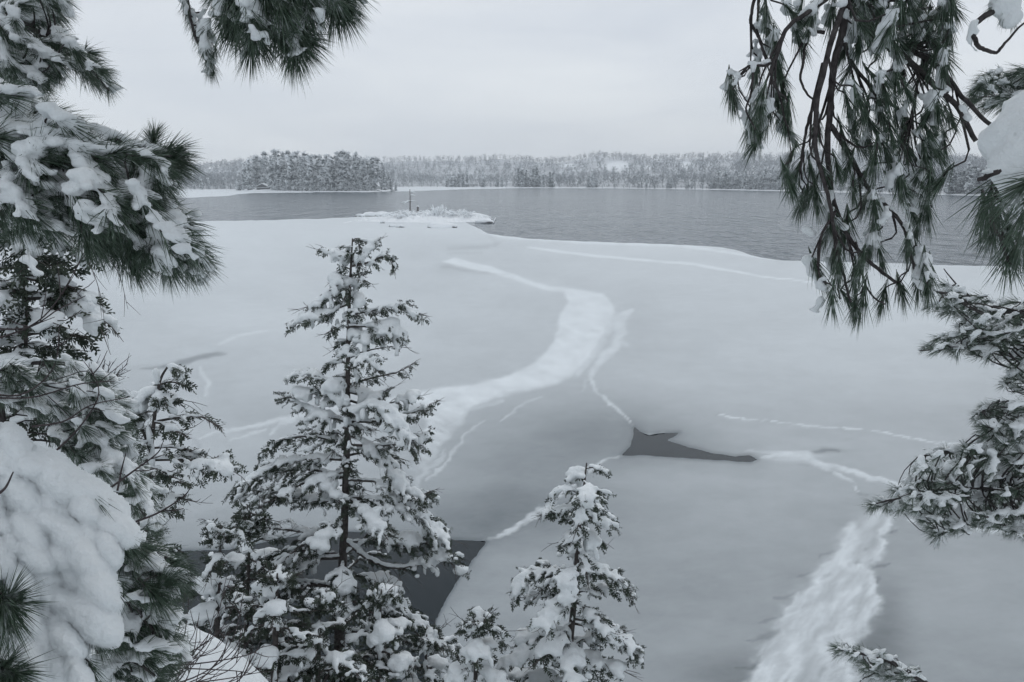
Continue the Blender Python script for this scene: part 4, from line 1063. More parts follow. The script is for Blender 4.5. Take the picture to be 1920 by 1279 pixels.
# ------------------------------------------------------------------ second pine farther right
QX, QY = 5.0, 5.0
qz = float(ground_z(QX, QY)) - .15
far_right_pine = thing("white_pine", "farther pine whose snow-dusted boughs enter from the right edge", "tree", (QX, QY, qz))
pine_trunk(far_right_pine, (QX, QY, qz), (QX, QY, qz + 9), .2, .06)
d = 5.0
pine_bough(far_right_pine, "upper snow-dusted bough above the right-hand ice", [
    ([(2420, 500, d), (2100, 600, d), (1920, 592, d), (1850, 578, d), (1795, 560, d), (1745, 545, d)], .03, .005),
    ([(2100, 600, d), (1990, 645, d), (1900, 640, d), (1830, 640, d), (1770, 652, d), (1722, 657, d)], .016, .004),
    ([(2100, 600, d), (1970, 650, d + .1), (1900, 690, d + .1), (1885, 715, d + .1)], .016, .004), ([(1850, 578, d), (1800, 540, d), (1770, 505, d)], .008, .003)],
    fill([(1758, 496), (1775, 535), (1850, 560), (1960, 570), (1960, 760), (1880, 722), (1892, 700), (1880, 672), (1830, 668), (1780, 662), (1718, 660), (1745, 640), (1795, 618), (1808, 600), (1770, 588), (1738, 578), (1745, 558), (1765, 545)], 190, (4.6, 5.4),
         dirs(-.85, -.15, .38), .085, lambda x, y, rg: .85 if rg.random() < .9 else 0, 13, 6.5), 13, .0125, TUFTS_MID, .6, .15, .004, snow_size=1.28)
pine_bough(far_right_pine, "lower dense bough above the pressed-up ice ridge", [
    ([(2420, 760, d), (2100, 860, d), (1920, 853, d), (1840, 848, d), (1770, 850, d), (1722, 858, d)], .03, .005),
    ([(2100, 860, d), (1990, 915, d - .15), (1900, 920, d - .15), (1800, 915, d - .15), (1710, 930, d - .15), (1635, 948, d - .15)], .018, .004),
    ([(2100, 860, d), (1990, 940, d + .1), (1880, 962, d + .1), (1800, 982, d + .1), (1755, 1008, d + .1)], .016, .004), ([(1990, 860, d), (1900, 800, d), (1850, 768, d)], .012, .004)],
    fill([(1842, 755), (1960, 745), (1960, 1010), (1880, 1000), (1830, 990), (1760, 1015), (1738, 1000), (1722, 975), (1700, 955), (1640, 962), (1622, 950), (1680, 915), (1720, 890), (1718, 858), (1790, 838), (1832, 822), (1818, 800)], 330, (4.55, 5.35),
         dirs(-.75, -.35, .42), .085, lambda x, y, rg: .85 if rg.random() < .85 else 0, 14, 6.5), 14, .0125, TUFTS_MID, .6, .15, .004, snow_size=1.28)
pine_bough(far_right_pine, "small arched snowy sprig at the bottom right", [
    ([(2420, 1500, 5), (2000, 1420, 5), (1800, 1320, 5), (1710, 1265, 5), (1655, 1235, 5), (1605, 1222, 5), (1572, 1214, 5)], .03, .004),
    ([(1710, 1265, 5), (1660, 1262, 5), (1630, 1268, 5), (1612, 1280, 5)], .005, .003)],
    fill([(1565, 1208), (1600, 1208), (1650, 1222), (1690, 1245), (1725, 1255), (1725, 1290), (1640, 1270), (1600, 1240), (1565, 1232)], 48, (4.85, 5.15), dirs(-.75, -.2, .4), .075, .8, 15, 6), 15, .012, TUFTS_MID, .8, .15, .003, snow_size=1.1)

# unseen boughs of both near pines, added above the viewer to shade the foreground
from mathutils import Matrix, Vector
def shade_boughs(tree, src, spots):
    base = Vector(left_pine.location)
    for a, dz, sc in spots:
        c = src.copy(); COL.objects.link(c); c.parent = tree
        if "label" in c: del c["label"]
        c.matrix_local = Matrix.Translation((0, 0, dz)) @ Matrix.Rotation(math.radians(a), 4, 'Z') @ Matrix.Diagonal((sc, sc, 1.0, 1.0)) @ Matrix.Translation(-base)
        for ch in src.children:
            k = ch.copy(); COL.objects.link(k); k.parent = c
shade_boughs(left_pine, LEFT_MAIN, [(-30, 1.9, 1.5), (-62, 1.75, 1.6), (-100, 1.6, 1.6), (-145, 1.4, 1.5), (10, 2.7, 1.5), (-45, 2.7, 1.8), (-80, 2.6, 1.7), (70, 2.2, 1.2), (150, 1.8, 1.3), (-15, 3.4, 1.7), (-60, 3.4, 1.6)])
shade_boughs(right_pine, LEFT_MAIN, [(120, 1.9, 1.5), (160, 2.1, 1.5), (195, 2.0, 1.5), (235, 2.0, 1.5), (140, 2.8, 1.7), (180, 2.9, 1.7), (100, 3.0, 1.5), (30, 2.4, 1.2)])
# ================================================================== cedars
def spray_template(seed):
    """flat fan of scale leaves along +x, length 1"""
    rg = np.random.default_rng(seed); V, T = [], []
    def leaf(a, d, L, w):
        s = nrm(np.cross(d, [0, 0, 1.0])) * w; k = len(V); m = a + d * L * .55
        V.extend([a, m - s, m + s, a + d * L]); T.extend([(k, k + 1, k + 3), (k, k + 3, k + 2)])
    for i in range(4):
        x = .08 + .25 * i
        for s in (-1, 1):
            an = s * rg.uniform(.5, .95); L = (.46 - .06 * i) * rg.uniform(.8, 1.2)
            leaf(np.array([x, 0, rg.normal() * .03]), nrm([math.cos(an), math.sin(an), rg.normal() * .25]), L, .07)
    leaf(np.array([.35, 0, 0]), np.array([1.0, 0, 0]), .65, .08); leaf(np.array([0, 0, 0]), np.array([1.0, 0, 0]), .6, .04)
    return np.array(V), np.array(T)
SPRAYS = [spray_template(500 + i) for i in range(6)]

def cedar_limb(tree, path, rg, r0, snowy, voxel, leafy=1.0, bare=False, dens=1.0, big=1.0, label=None):
    n = len(path); L = np.linalg.norm(np.diff(path, axis=0), axis=1).sum()
    tan = nrm(np.gradient(path, axis=0))
    wood, leaf, blobs = MB(), MB(), []; sp_, sd_ = [], []
    rad = np.linspace(r0, .004, n); wood.tube(path, rad, 6)
    yaw = math.atan2(tan[n // 2, 1], tan[n // 2, 0])
    side = nrm(np.cross(tan, [0, 0, 1.0]))
    # pillows of snow sit on parts of the limb
    pill = [(rg.uniform(.3, .98), rg.uniform(.05, .1) * big, rg.uniform(.14, .3)) for _ in range(int(rg.poisson(snowy * (0.55 + L * 0.95))))]
    nt = int(L / .06 * dens) + 3
    for i in range(nt):
        s = .16 + .84 * (i + rg.random() * .6) / nt; s = min(s, .999)
        f = s * (n - 1); a = int(f); p = path[a] + (path[min(a + 1, n - 1)] - path[a]) * (f - a); t = tan[a]
        sg = 1 if i % 2 else -1
        dv = nrm(t * rg.uniform(.45, .9) + side[a] * sg * rg.uniform(.4, .95) + np.array([0, 0, rg.uniform(-.3, .3)]))
        tl = float(np.clip(L * (.38 - .22 * s) * rg.uniform(.6, 1.2), .07, .42))
        q = np.array([p, p + dv * tl * .5 + [0, 0, -.02 * tl], p + dv * tl + [0, 0, -.22 * tl]])
        wood.tube(spline(q, 4), np.linspace(.0055, .002, 4), 3, cap=False)
        if rg.random() > leafy: continue
        m = max(2, int(tl / .045)); here = any(abs(s - c) < w * .5 for c, r, w in pill)
        for k in range(m):
            u = (k + .6) / m; c = q[0] * (1 - u) ** 2 + 2 * q[1] * u * (1 - u) + q[2] * u * u
            for j in range(2):
                d2 = nrm(dv * .7 + side[a] * rg.normal() * .6 + np.array([rg.normal() * .3, rg.normal() * .3, -rg.uniform(.1, 1.0)]))
                sp_.append(c); sd_.append(d2)
            if rg.random() < snowy * .6:
                r = rg.uniform(.017, .036) * (1.25 if here else 1.0)
                blobs.append((*(c + [rg.normal() * .012, rg.normal() * .012, r * .55]), r * 1.5, r * 1.05, r * .75, math.atan2(dv[1], dv[0])))
                if rg.random() < .5:      # snow sliding down over the drooping spray
                    blobs.append((*(c + dv * .03 + [rg.normal() * .015, rg.normal() * .015, -r * .6]), r * .95, r * .8, r * 1.1, 0))
    for c, r, w in pill:
        for k in range(9):
            s = np.clip(c + rg.normal() * w * .45, .05, 1); f = s * (n - 1) * .9999; a = int(f); p = path[a] + (path[min(a + 1, n - 1)] - path[a]) * (f - a)
            off = rg.normal() * r * .75; rr = r * rg.uniform(.55, 1.05) * (1 - .35 * abs(off) / (2 * r))
            blobs.append((*(p + side[a] * off + [0, 0, rr * .45 - abs(off) * .45]), rr * 1.25, rr, rr * .72, yaw + rg.normal() * .4))
        for k in range(5):
            s = np.clip(c + rg.normal() * w * .5, .05, 1); a = int(s * (n - 1) * .9999); h = rg.uniform(.4, 1.7) * r
            blobs.append((*(path[a] + side[a] * rg.normal() * r * .9 + [0, 0, -h]), r * .45, r * .34, r * .85, rg.uniform(0, 3)))
    for k in range(n - 1):
        if rg.random() < snowy:
            for u in (.25, .75):
                p = path[k] + (path[k + 1] - path[k]) * u; r = rad[k] * .9 + rg.uniform(.006, .016)
                blobs.append((*(p + [0, 0, rad[k] * .6 + r * .4]), max(r * 1.5, .75 * L / n), r, r * .75, math.atan2(tan[k, 1], tan[k, 0])))
    if bare or rg.random() < .65:
        for k in range(rg.integers(1, 4)):
            e = path[-1]; dv = nrm(tan[-1] * [1, 1, .6] + rg.normal(size=3) * [.35, .35, .22]); tl = rg.uniform(.1, .28)
            tw = spline([e - tan[-1] * .05, e + dv * tl * .5, e + dv * tl + [0, 0, rg.normal() * .04]], 5); wood.tube(tw, np.linspace(.0045, .0018, 5), 3, cap=False)
            tw2 = spline([tw[2], tw[2] + nrm(dv + rg.normal(size=3) * .7) * tl * .5], 3); wood.tube(tw2, [.003, .002, .0015], 3, cap=False)
    if sp_: leaf.add(*orient(SPRAYS, np.array(sp_) + rg.normal(size=(len(sp_), 3)) * .012, sd_, rg.uniform(.06, .12, len(sp_)), rg))
    b = wood.build("branch", CBARK, tree)
    if label: b["label"] = label
    if leaf.n: tag(leaf.build("foliage", CEDAR, b), kind="stuff")
    snow("snow", blobs, b, voxel, 2, .8)
    return b

def cedar(label, trunk_px, depth, profile, explicit, n_rand, seed, voxel=.016, snowy=.8, dens=1.0, r0=.085, big=1.0, leafy=.95, droop=.25, low=.85):
    rg = np.random.default_rng(seed)
    tp = np.array([P(x, y, dd) for x, y, dd in [(q[0], q[1], q[2] if len(q) > 2 else depth) for q in trunk_px]])
    gz = float(ground_z(tp[-1, 0], tp[-1, 1]))
    if tp[-1, 2] > gz - .1: tp = np.vstack([tp, [tp[-1, 0] + .03, tp[-1, 1], gz - .2]])
    tr = thing("cedar_tree", label, "tree", tuple(tp[-1]))
    path = spline(tp, 40); m = MB(); m.tube(path, np.linspace(.008, r0, 40) ** 1.0, 9); m.build("trunk", CBARK, tr, True)
    tpx = np.array([(q[0], q[1]) for q in trunk_px], float); prof = np.array(profile, float)
    def trunk_at(py): 
        x = np.interp(py, tpx[:, 1], tpx[:, 0]); return x, P(x, py, depth)
    H = tpx[-1, 1] - tpx[0, 1]
    for pts, sn, kw in explicit:
        p3 = [P(*(q if len(q) > 2 else (q[0], q[1], depth))) for q in pts]
        L = np.linalg.norm(p3[-1] - p3[0])
        cedar_limb(tr, spline(p3, max(7, int(L * 9))), rg, .008 + .012 * L, sn, voxel, dens=dens, big=big, **kw)
    ys = np.sort(np.interp(np.linspace(0, 1, n_rand) ** low, [0, 1], [prof[0, 0] + 8, prof[-1, 0]]) + rg.uniform(-8, 8, n_rand))
    for i, py in enumerate(ys):
        x, S = trunk_at(py); lx = np.interp(py + 12, prof[:, 0], prof[:, 1]); rx = np.interp(py + 12, prof[:, 0], prof[:, 2])
        az = i * 2.39996 + rg.uniform(-.4, .4); c, s = math.cos(az), math.sin(az)
        ext = (rx - x if c > 0 else x - lx) * depth / F; avg = .5 * (rx - lx) * depth / F
        k = rg.uniform(.72, 1.05); hv = np.array([c * max(ext, .03) * k, s * avg * k, 0]); L = np.linalg.norm(hv)
        if L < .05: continue
        T = S + hv + np.array([0, 0, -droop * L * rg.uniform(.2, 1.3)])
        p3 = [S, S + (T - S) * .35 + [0, 0, .07 * L], S + (T - S) * .7 + [0, 0, .06 * L], T]
        cedar_limb(tr, spline(p3, max(7, int(L * 9))), rg, .006 + .012 * L, snowy, voxel, leafy=leafy, dens=dens, big=big)
    if not explicit:                 # leafy leader hides the stem's tip
        for k in range(5):
            az = k * 1.26 + rg.random(); o = np.array([math.cos(az), math.sin(az), 0])
            cedar_limb(tr, spline([path[4], path[2] + o * .05, path[0] + o * .13 + [0, 0, rg.uniform(-.05, .06)]], 7), rg, .006, .5, voxel, dens=1.4, big=.7)
    # snow stuck to the trunk
    bl = []
    for k in range(5, 34):
        if rg.random() < .45:
            r = rg.uniform(.02, .05); q = path[k] + [rg.normal() * .02, -.03, rg.normal() * .05]; bl.append((*q, r * .8, r * .6, r * 1.8, 0))
    ts = snow("trunk_snow", bl, tr, voxel, 2)
    if ts: ts["kind"] = "stuff"
    return tr

D1 = 10.0
ex1 = [  # main limbs of the tall cedar, as they leave the trunk
    ([(658, 484), (632, 476), (608, 468)], 1.0, {}), ([(657, 480), (690, 466), (706, 452)], .7, {}), ([(657, 500), (700, 490), (722, 478), (738, 500)], .6, {"bare": True}),
    ([(656, 522), (640, 520), (624, 528)], 1.0, {}), ([(655, 552), (632, 548), (610, 562), (578, 575)], 1.2, {}), ([(654, 570), (620, 582), (580, 592), (542, 612)], 1.3, {}),
    ([(655, 590), (700, 582), (745, 572), (786, 590)], 1.1, {"bare": True}), ([(654, 612), (700, 612), (740, 612), (752, 645)], .7, {}), ([(654, 640), (700, 628), (742, 632)], .6, {}),
    ([(653, 668), (700, 655), (735, 650)], .4, {"bare": True, "leafy": .35}), ([(653, 690, 9.9), (680, 668, 9.6), (712, 700, 9.5)], 1.3, {}),
    ([(653, 722), (700, 708), (745, 698), (772, 684)], .35, {"bare": True, "leafy": .3}), ([(652, 735), (700, 745), (728, 728)], .8, {}),
    ([(651, 792), (600, 775), (560, 755), (535, 738)], .9, {"bare": True}), ([(652, 742), (610, 712), (570, 700), (545, 706)], 1.3, {}), ([(652, 760), (610, 735), (560, 735)], 1.1, {}),
    ([(652, 750), (700, 762), (745, 752), (775, 742)], .5, {"bare": True, "leafy": .5}), ([(651, 770, 9.8), (700, 760, 9.7), (740, 790, 9.6), (776, 828, 9.6)], 1.6, {}),
    ([(651, 790), (710, 790), (765, 776), (806, 760)], .5, {"bare": True}), ([(650, 812), (700, 840), (735, 885), (762, 915)], 1.4, {}), ([(650, 835), (720, 835), (775, 830), (800, 815)], .6, {"bare": True}),
    ([(650, 838), (600, 820), (540, 822), (492, 846)], .9, {}), ([(649, 862), (580, 860), (520, 870), (470, 900)], .9, {}), ([(648, 895), (580, 880), (500, 890), (446, 912)], .9, {}),
    ([(648, 900), (720, 905), (780, 928), (800, 925)], .5, {"bare": True}), ([(647, 935), (700, 935), (760, 942), (800, 980), (838, 1012)], 1.7, {}),
    ([(646, 942), (590, 936), (520, 925), (452, 918)], .8, {}), ([(644, 1004), (580, 998), (500, 990), (470, 990)], .7, {"leafy": .7}), ([(645, 975, 9.8), (620, 985, 9.5), (600, 1025, 9.3)], 1.8, {}),
    ([(645, 1012), (690, 1048), (745, 1066), (800, 1050), (828, 1038), (862, 1075)], 1.0, {"leafy": .45}), ([(644, 1040), (700, 1010), (760, 1008), (800, 1020)], .7, {}),
    ([(643, 1045), (560, 1050), (480, 1062), (400, 1050)], .8, {}), ([(642, 1055, 9.8), (640, 1075, 9.4), (650, 1110, 9.3)], 1.8, {}), ([(640, 1085), (700, 1080), (745, 1110), (752, 1150)], 1.1, {}),
    ([(640, 1100), (540, 1090), (440, 1105), (390, 1130)], .9, {}), ([(638, 1150), (720, 1140), (780, 1160), (800, 1190)], .9, {}), ([(636, 1180), (720, 1190), (800, 1200), (850, 1215)], 1.1, {})]
rg_s = np.random.default_rng(5); ex_short = []
for i in range(38):
    y0 = 452 + i * 13.5; x0 = 661 - (y0 - 447) * .05; az = i * 2.4; L = rg_s.uniform(.5, 1.0) * np.interp(y0, [450, 500, 850, 950], [16, 34, 60, 75])
    c, s = math.cos(az), math.sin(az)
    ex_short.append(([(x0, y0), (x0 + c * L * .5, y0 - 4, 10 + s * L * .5 / 148), (x0 + c * L, y0 + rg_s.uniform(2, 18), 10 + s * L / 148)], rg_s.uniform(.4, 1.1) * (.4 if y0 < 530 else 1), {}))
cedar("tall open snow-laden cedar at the centre, its top reaching toward the islet",
      [(661, 447), (657, 520), (653, 640), (652, 760), (650, 850), (645, 1000), (638, 1150), (632, 1279), (628, 1420)], D1,
      [(450, 648, 680), (480, 615, 715), (520, 626, 720), (560, 605, 700), (600, 560, 750), (640, 622, 745), (680, 640, 740), (720, 570, 730), (760, 560, 750), (800, 590, 760), (850, 500, 780), (900, 455, 780), (950, 420, 780),
       (1000, 400, 790), (1060, 400, 780), (1100, 385, 760), (1150, 385, 790), (1200, 375, 840), (1279, 390, 850), (1400, 380, 860)], ex1 + ex_short, 36, 21, .018, .62, .72, .085, 1.15, .8, .3, .36)

cedar("smaller dense snow-covered cedar standing right of the tall central cedar",
      [(1100, 868), (1093, 930), (1085, 1000), (1076, 1130), (1062, 1279), (1055, 1420)], 9.0,
      [(868, 1085, 1118), (900, 1068, 1140), (930, 1030, 1145), (975, 1018, 1158), (1010, 1045, 1140), (1040, 1050, 1130), (1080, 965, 1160), (1120, 955, 1185), (1160, 960, 1190), (1230, 940, 1200), (1290, 925, 1198), (1420, 900, 1230)],
      [([(1085, 1070), (1120, 1068), (1160, 1085), (1188, 1125)], .9, {}), ([(1083, 1085), (1030, 1070), (985, 1078), (964, 1108)], 1.6, {}), ([(1096, 905, 8.9), (1105, 925, 8.6), (1085, 985, 8.5)], 2.0, {}), ([(1085, 1060, 8.9), (1065, 1080, 8.6), (1060, 1130, 8.5)], 2.0, {}),
       ([(1093, 930), (1060, 915), (1034, 932)], 1.5, {}), ([(1090, 960), (1055, 955), (1020, 968)], 1.4, {}), ([(1092, 945), (1120, 950), (1148, 975)], 1.2, {}), ([(1076, 1160), (1130, 1170), (1170, 1200), (1198, 1225)], 1.0, {})], 44, 22, .018, 1.25, 1.0, .06, 1.0)
cedar("low snowy cedar top at the bottom edge left of the smaller dense cedar",
      [(896, 1163), (893, 1230), (890, 1320), (888, 1450)], 8.6, [(1163, 885, 908), (1190, 870, 950), (1220, 850, 985), (1260, 830, 1000), (1320, 800, 1000), (1450, 780, 1000)], [], 22, 23, .018, 1.2, 1.0, .05, .95)
cedar("snowy cedar crown at the bottom edge between the two open-water cedars",
      [(800, 1190), (798, 1260), (795, 1350), (790, 1450)], 9.2, [(1190, 785, 815), (1220, 760, 850), (1260, 740, 880), (1320, 720, 880), (1450, 700, 900)], [], 16, 24, .019, 1.1, 1.0, .05, .9)
cedar("leafy dark cedar mass at the foot of the tall cedar on its left",
      [(470, 960), (466, 1060), (462, 1180), (460, 1300), (458, 1450)], 9.4, [(960, 455, 490), (1000, 425, 540), (1060, 410, 570), (1130, 395, 590), (1200, 390, 610), (1300, 380, 640), (1450, 360, 660)], [], 40, 25, .020, .55, .9, .06, .85, .95)
cedar("broad low cedar in front of the tall cedar's foot at the bottom edge",
      [(600, 1120), (598, 1200), (596, 1300), (590, 1450)], 8.4, [(1120, 585, 620), (1160, 540, 680), (1220, 510, 730), (1290, 480, 760), (1450, 440, 800)], [], 24, 26, .019, .75, .9, .05, .9)
cedar("slim young cedar with a dark ragged top left of the tall cedar",
      [(318, 682), (300, 715), (290, 780), (282, 860), (276, 960), (272, 1060), (270, 1150)], 7.0,
      [(682, 300, 335), (700, 268, 345), (720, 265, 350), (760, 268, 340), (800, 235, 360), (850, 225, 400), (890, 225, 420), (950, 225, 360), (1000, 225, 370), (1060, 230, 350), (1120, 230, 350)],
      [([(298, 722), (320, 716), (350, 724)], .3, {}), ([(295, 790), (340, 782), (378, 782), (394, 792)], .35, {"leafy": .5}), ([(286, 862), (340, 862), (400, 868), (432, 880)], .7, {}), ([(284, 850), (262, 790), (250, 735)], .5, {}), ([(297, 735), (270, 740), (250, 748)], .2, {"leafy": .1, "bare": True})],
      28, 27, .015, .7, .9, .035, .8)
cedar("dark shaded cedar behind the pine boughs at the left edge",
      [(48, 250), (46, 400), (44, 560), (42, 700), (38, 850), (36, 1000)], 4.6,
      [(280, -60, 130), (380, -100, 180), (440, -110, 175), (520, -110, 165), (560, -120, 190), (610, -120, 185), (650, -120, 140), (700, -110, 130), (760, -110, 120), (850, -100, 130), (1000, -100, 130)],
      [([(46, 450), (90, 435), (140, 460), (165, 475)], 1.1, {}), ([(44, 560), (110, 560), (160, 575), (188, 600)], 1.0, {}), ([(46, 520), (90, 530), (130, 540), (160, 560)], 1.0, {})], 52, 28, .0125, .55, 1.1, .05, .62)
cedar("bushy snow-flecked cedar low on the left, beside the bare arching shrub",
      [(415, 985), (412, 1060), (408, 1160), (405, 1300), (402, 1450)], 8.4, [(985, 402, 430), (1020, 375, 470), (1070, 350, 500), (1140, 350, 520), (1220, 380, 540), (1300, 380, 560), (1450, 350, 580)], [], 30, 41, .020, .7, .9, .05, .9, .95)
cedar("rounded snowy cedar at the bottom edge under the tall cedar's right branches",
      [(715, 1105), (712, 1180), (710, 1280), (706, 1450)], 8.8, [(1105, 703, 728), (1140, 670, 750), (1190, 650, 775), (1250, 630, 800), (1320, 620, 820), (1450, 600, 830)], [], 22, 42, .020, .85, .9, .05, .95, .95)
cedar("dark leafy cedar at the bottom edge just right of the snowbank",
      [(520, 1075), (518, 1150), (515, 1260), (512, 1450)], 8.0, [(1075, 508, 534), (1110, 475, 570), (1170, 460, 600), (1250, 450, 620), (1320, 440, 640), (1450, 430, 650)], [], 24, 43, .020, .6, .9, .05, .9, .95)
# ================================================================== lower left: buried saplings, twigs
def at_ground(px, py, d): 
    p = P(px, py, d); return (float(p[0]), float(p[1]), float(ground_z(p[0], p[1])) - .05)

# heavy snow pillow on the nearest sapling
sap = thing("pine_sapling", "nearest pine sapling buried under a thick lumpy snow load, lower left", "sapling", at_ground(-60, 1100, 1.7))
sb = sap.location
m = MB(); m.tube(spline([np.array(sb), np.array(sb) + [0, 0, .35], P(-40, 900, 1.75), P(-60, 760, 1.8)], 12), np.linspace(.03, .012, 12), 8); m.build("trunk", BARK, sap, True)
rg = np.random.default_rng(55)
PILLOW = np.array([(-60, 765), (30, 790), (80, 835), (140, 875), (200, 905), (245, 950), (252, 1000), (222, 1040), (206, 1100), (192, 1170), (172, 1240), (165, 1310), (-60, 1310)], float)
cxs, cys = rg.uniform(-60, 255, 4000), rg.uniform(765, 1310, 4000)
inside = poly_sdf(cxs, cys, PILLOW)
lobes = []
for x, y, s_ in zip(cxs, cys, inside):
    if s_ > -20: continue
    big_ = rg.uniform(.6, 1.25)
    if any((x - a) ** 2 + (y - b) ** 2 < (30 * (q + big_)) ** 2 * .5 for a, b, q, *_ in lobes): continue
    lobes.append((x, y, big_, rg.uniform(.5, 1.2), rg.uniform(0, .04)))      # place, size, downhill slant, how far it stands out
gx_, gy_ = np.meshgrid(np.arange(-60, 275, 3.0), np.arange(745, 1316, 3.0)); ux, uy = gx_.ravel(), gy_.ravel()
wxp = ux + 7 * fbm(ux / 40, uy / 40, 151) + 3 * fbm(ux / 13, uy / 13, 153); wyp = uy + 7 * fbm(ux / 40, uy / 40, 155) + 3 * fbm(ux / 13, uy / 13, 157)
hp = np.full(ux.shape, -0.02)
for (x, y, b_, an, o_) in lobes:            # each lobe is the rounded load of one bent bough, sagging downhill
    ca, sa = math.cos(an), math.sin(an); e1 = ((wxp - x) * ca + (wyp - y) * sa) / (58 * b_); e2 = (-(wxp - x) * sa + (wyp - y) * ca) / (36 * b_)
    e = e1 ** 2 + e2 ** 2
    hl = np.where(e < 1, o_ * np.clip((1 - e) * 4, 0, 1) + .072 * b_ * np.sqrt(np.clip(1 - e, 0, 1)), -0.02)
    k_ = .006; m_ = np.clip(.5 + .5 * (hl - hp) / k_, 0, 1); hp = hp * (1 - m_) + hl * m_ + k_ * m_ * (1 - m_)
sp_ = poly_sdf(ux, uy, PILLOW)
hp = np.maximum(hp, np.clip((-sp_ - 8) / 30, -1, 1) * .014) + .0022 * fbm(ux / 9, uy / 9, 159) + .001 * fbm(ux / 4, uy / 4, 161)
bd = 1.74 - .26 * (uy - 765) / 545 + .0003 * (ux - 100) + .045
ray = FWD[None] + ((ux - 960.0) / F)[:, None] * RGT[None] + ((639.5 - uy) / F)[:, None] * UPV[None]
pt_ = grid_tris(*gx_.shape)
load = MB()
for sgn, depth_ in ((1, bd - hp), (-1, bd + .45 * np.clip(hp, 0, 1))):
    v_, t_, _ = clip_tris(CAM + ray * depth_[:, None], pt_, hp[:, None], hp)
    load.add(v_, t_ if sgn > 0 else t_[:, ::-1])
bl = []
d = 1.5
pine_bough(sap, "green needle cluster poking out of the snow at the corner", [
    ([(-60, 1000, 1.7), (-30, 1100, 1.5), (0, 1130, 1.42), (25, 1140, 1.4)], .008, .003), ([(-60, 1000, 1.7), (-40, 1220, 1.5), (0, 1250, 1.42), (30, 1262, 1.4)], .008, .003)],
    [(22, 1135, 1.40, RGT * .5 + UPV * .05 - FWD * .25, .082, 0), (15, 1150, 1.40, RGT * .35 - UPV * .6 - FWD * .2, .082, 0), (0, 1150, 1.40, RGT * .1 - UPV * .8 - FWD * .2, .085, 0), (18, 1120, 1.40, RGT * .5 + UPV * .5 - FWD * .2, .078, 0), (5, 1130, 1.38, RGT * .4 - UPV * .2 - FWD * .5, .08, 0), (-10, 1160, 1.4, RGT * .3 - UPV * .5 - FWD * .3, .08, 0),
     (25, 1262, 1.4, RGT * .6 + UPV * .1 - FWD * .3, .08, 0), (10, 1262, 1.4, RGT * .5 - UPV * .4 - FWD * .3, .08, 0), (5, 1250, 1.4, RGT * .5 + UPV * .4 - FWD * .3, .075, 0), (25, 1275, 1.4, RGT * .5 - UPV * .6 - FWD * .2, .08, 0)], 31, .006, TUFTS, 0.1)
sprig = [(238, 1010, 1.68, .05), (208, 1100, 1.62, .07), (185, 1200, 1.57, .06), (172, 1255, 1.54, .05)]
tn = [(80, 1160), (150, 1010), (110, 925), (185, 945), (60, 985), (205, 1000), (190, 1090), (140, 1230), (40, 900)]
pine_bough(sap, "sapling boughs under the thick snow", [([(-60, 900, 1.78), (40, 940, 1.72), (150, 1000, 1.68), (220, 1010, 1.68)], .01, .004), ([(-40, 1040, 1.7), (60, 1120, 1.62), (130, 1230, 1.58), (140, 1320, 1.58)], .01, .004)],
           [(x, y, 1.68, RGT * .6 - UPV * .8, .08, 0) for x, y in tn] + [(x, y, q, RGT * (.2 + 6 * l_) - UPV * (1.2 - 9 * l_) - FWD * .1, l_, .4) for x, y, q, l_ in sprig], 32, .0085, TUFTS_THIN, .1, .2, .002, bl, smooth=2, lump=.5)
load.build("snow_load", SNOW, sap, True)

# pine sapling in the gap right of the pillow
sap2 = thing("pine_sapling", "snowy pine sapling with long green needles below the slim young cedar", "sapling", at_ground(240, 1300, 2.0))
d = 2.05
pine_bough(sap2, None, [
    ([(200, 1420, 2.05), (190, 1200, d), (205, 1080, d), (215, 990, d), (220, 930, d)], .012, .003), ([(205, 1080, d), (270, 1060, d), (320, 1050, d - .05), (345, 1060, d - .05)], .006, .003), ([(195, 1160, d), (250, 1150, d - .1), (290, 1180, d - .1), (315, 1215, d - .1)], .006, .003), ([(195, 1230, d), (250, 1240, d - .1), (290, 1270, d - .1)], .006, .003), ([(205, 1080, d), (240, 1010, d), (262, 985, d)], .005, .003)],
    fill([(195, 1000), (235, 985), (270, 1010), (300, 1030), (335, 1050), (345, 1080), (325, 1110), (300, 1110), (320, 1180), (330, 1230), (300, 1300), (180, 1300), (200, 1160), (210, 1080)], 95, (1.85, 2.2), dirs(.65, -.65, .4), .085, lambda x, y, rg: 1.0 if rg.random() < .75 else 0, 33, 9)
    + [(335, 1060, 1.95, RGT * .8 - UPV * .5, .08, 0), (325, 1070, 1.95, RGT * .5 - UPV * .8, .085, 0), (315, 1075, 1.95, RGT * .3 - UPV, .08, 0), (330, 1080, 1.95, RGT * .6 - UPV * .7, .08, 0)], 33, .007, snow_size=1.15)

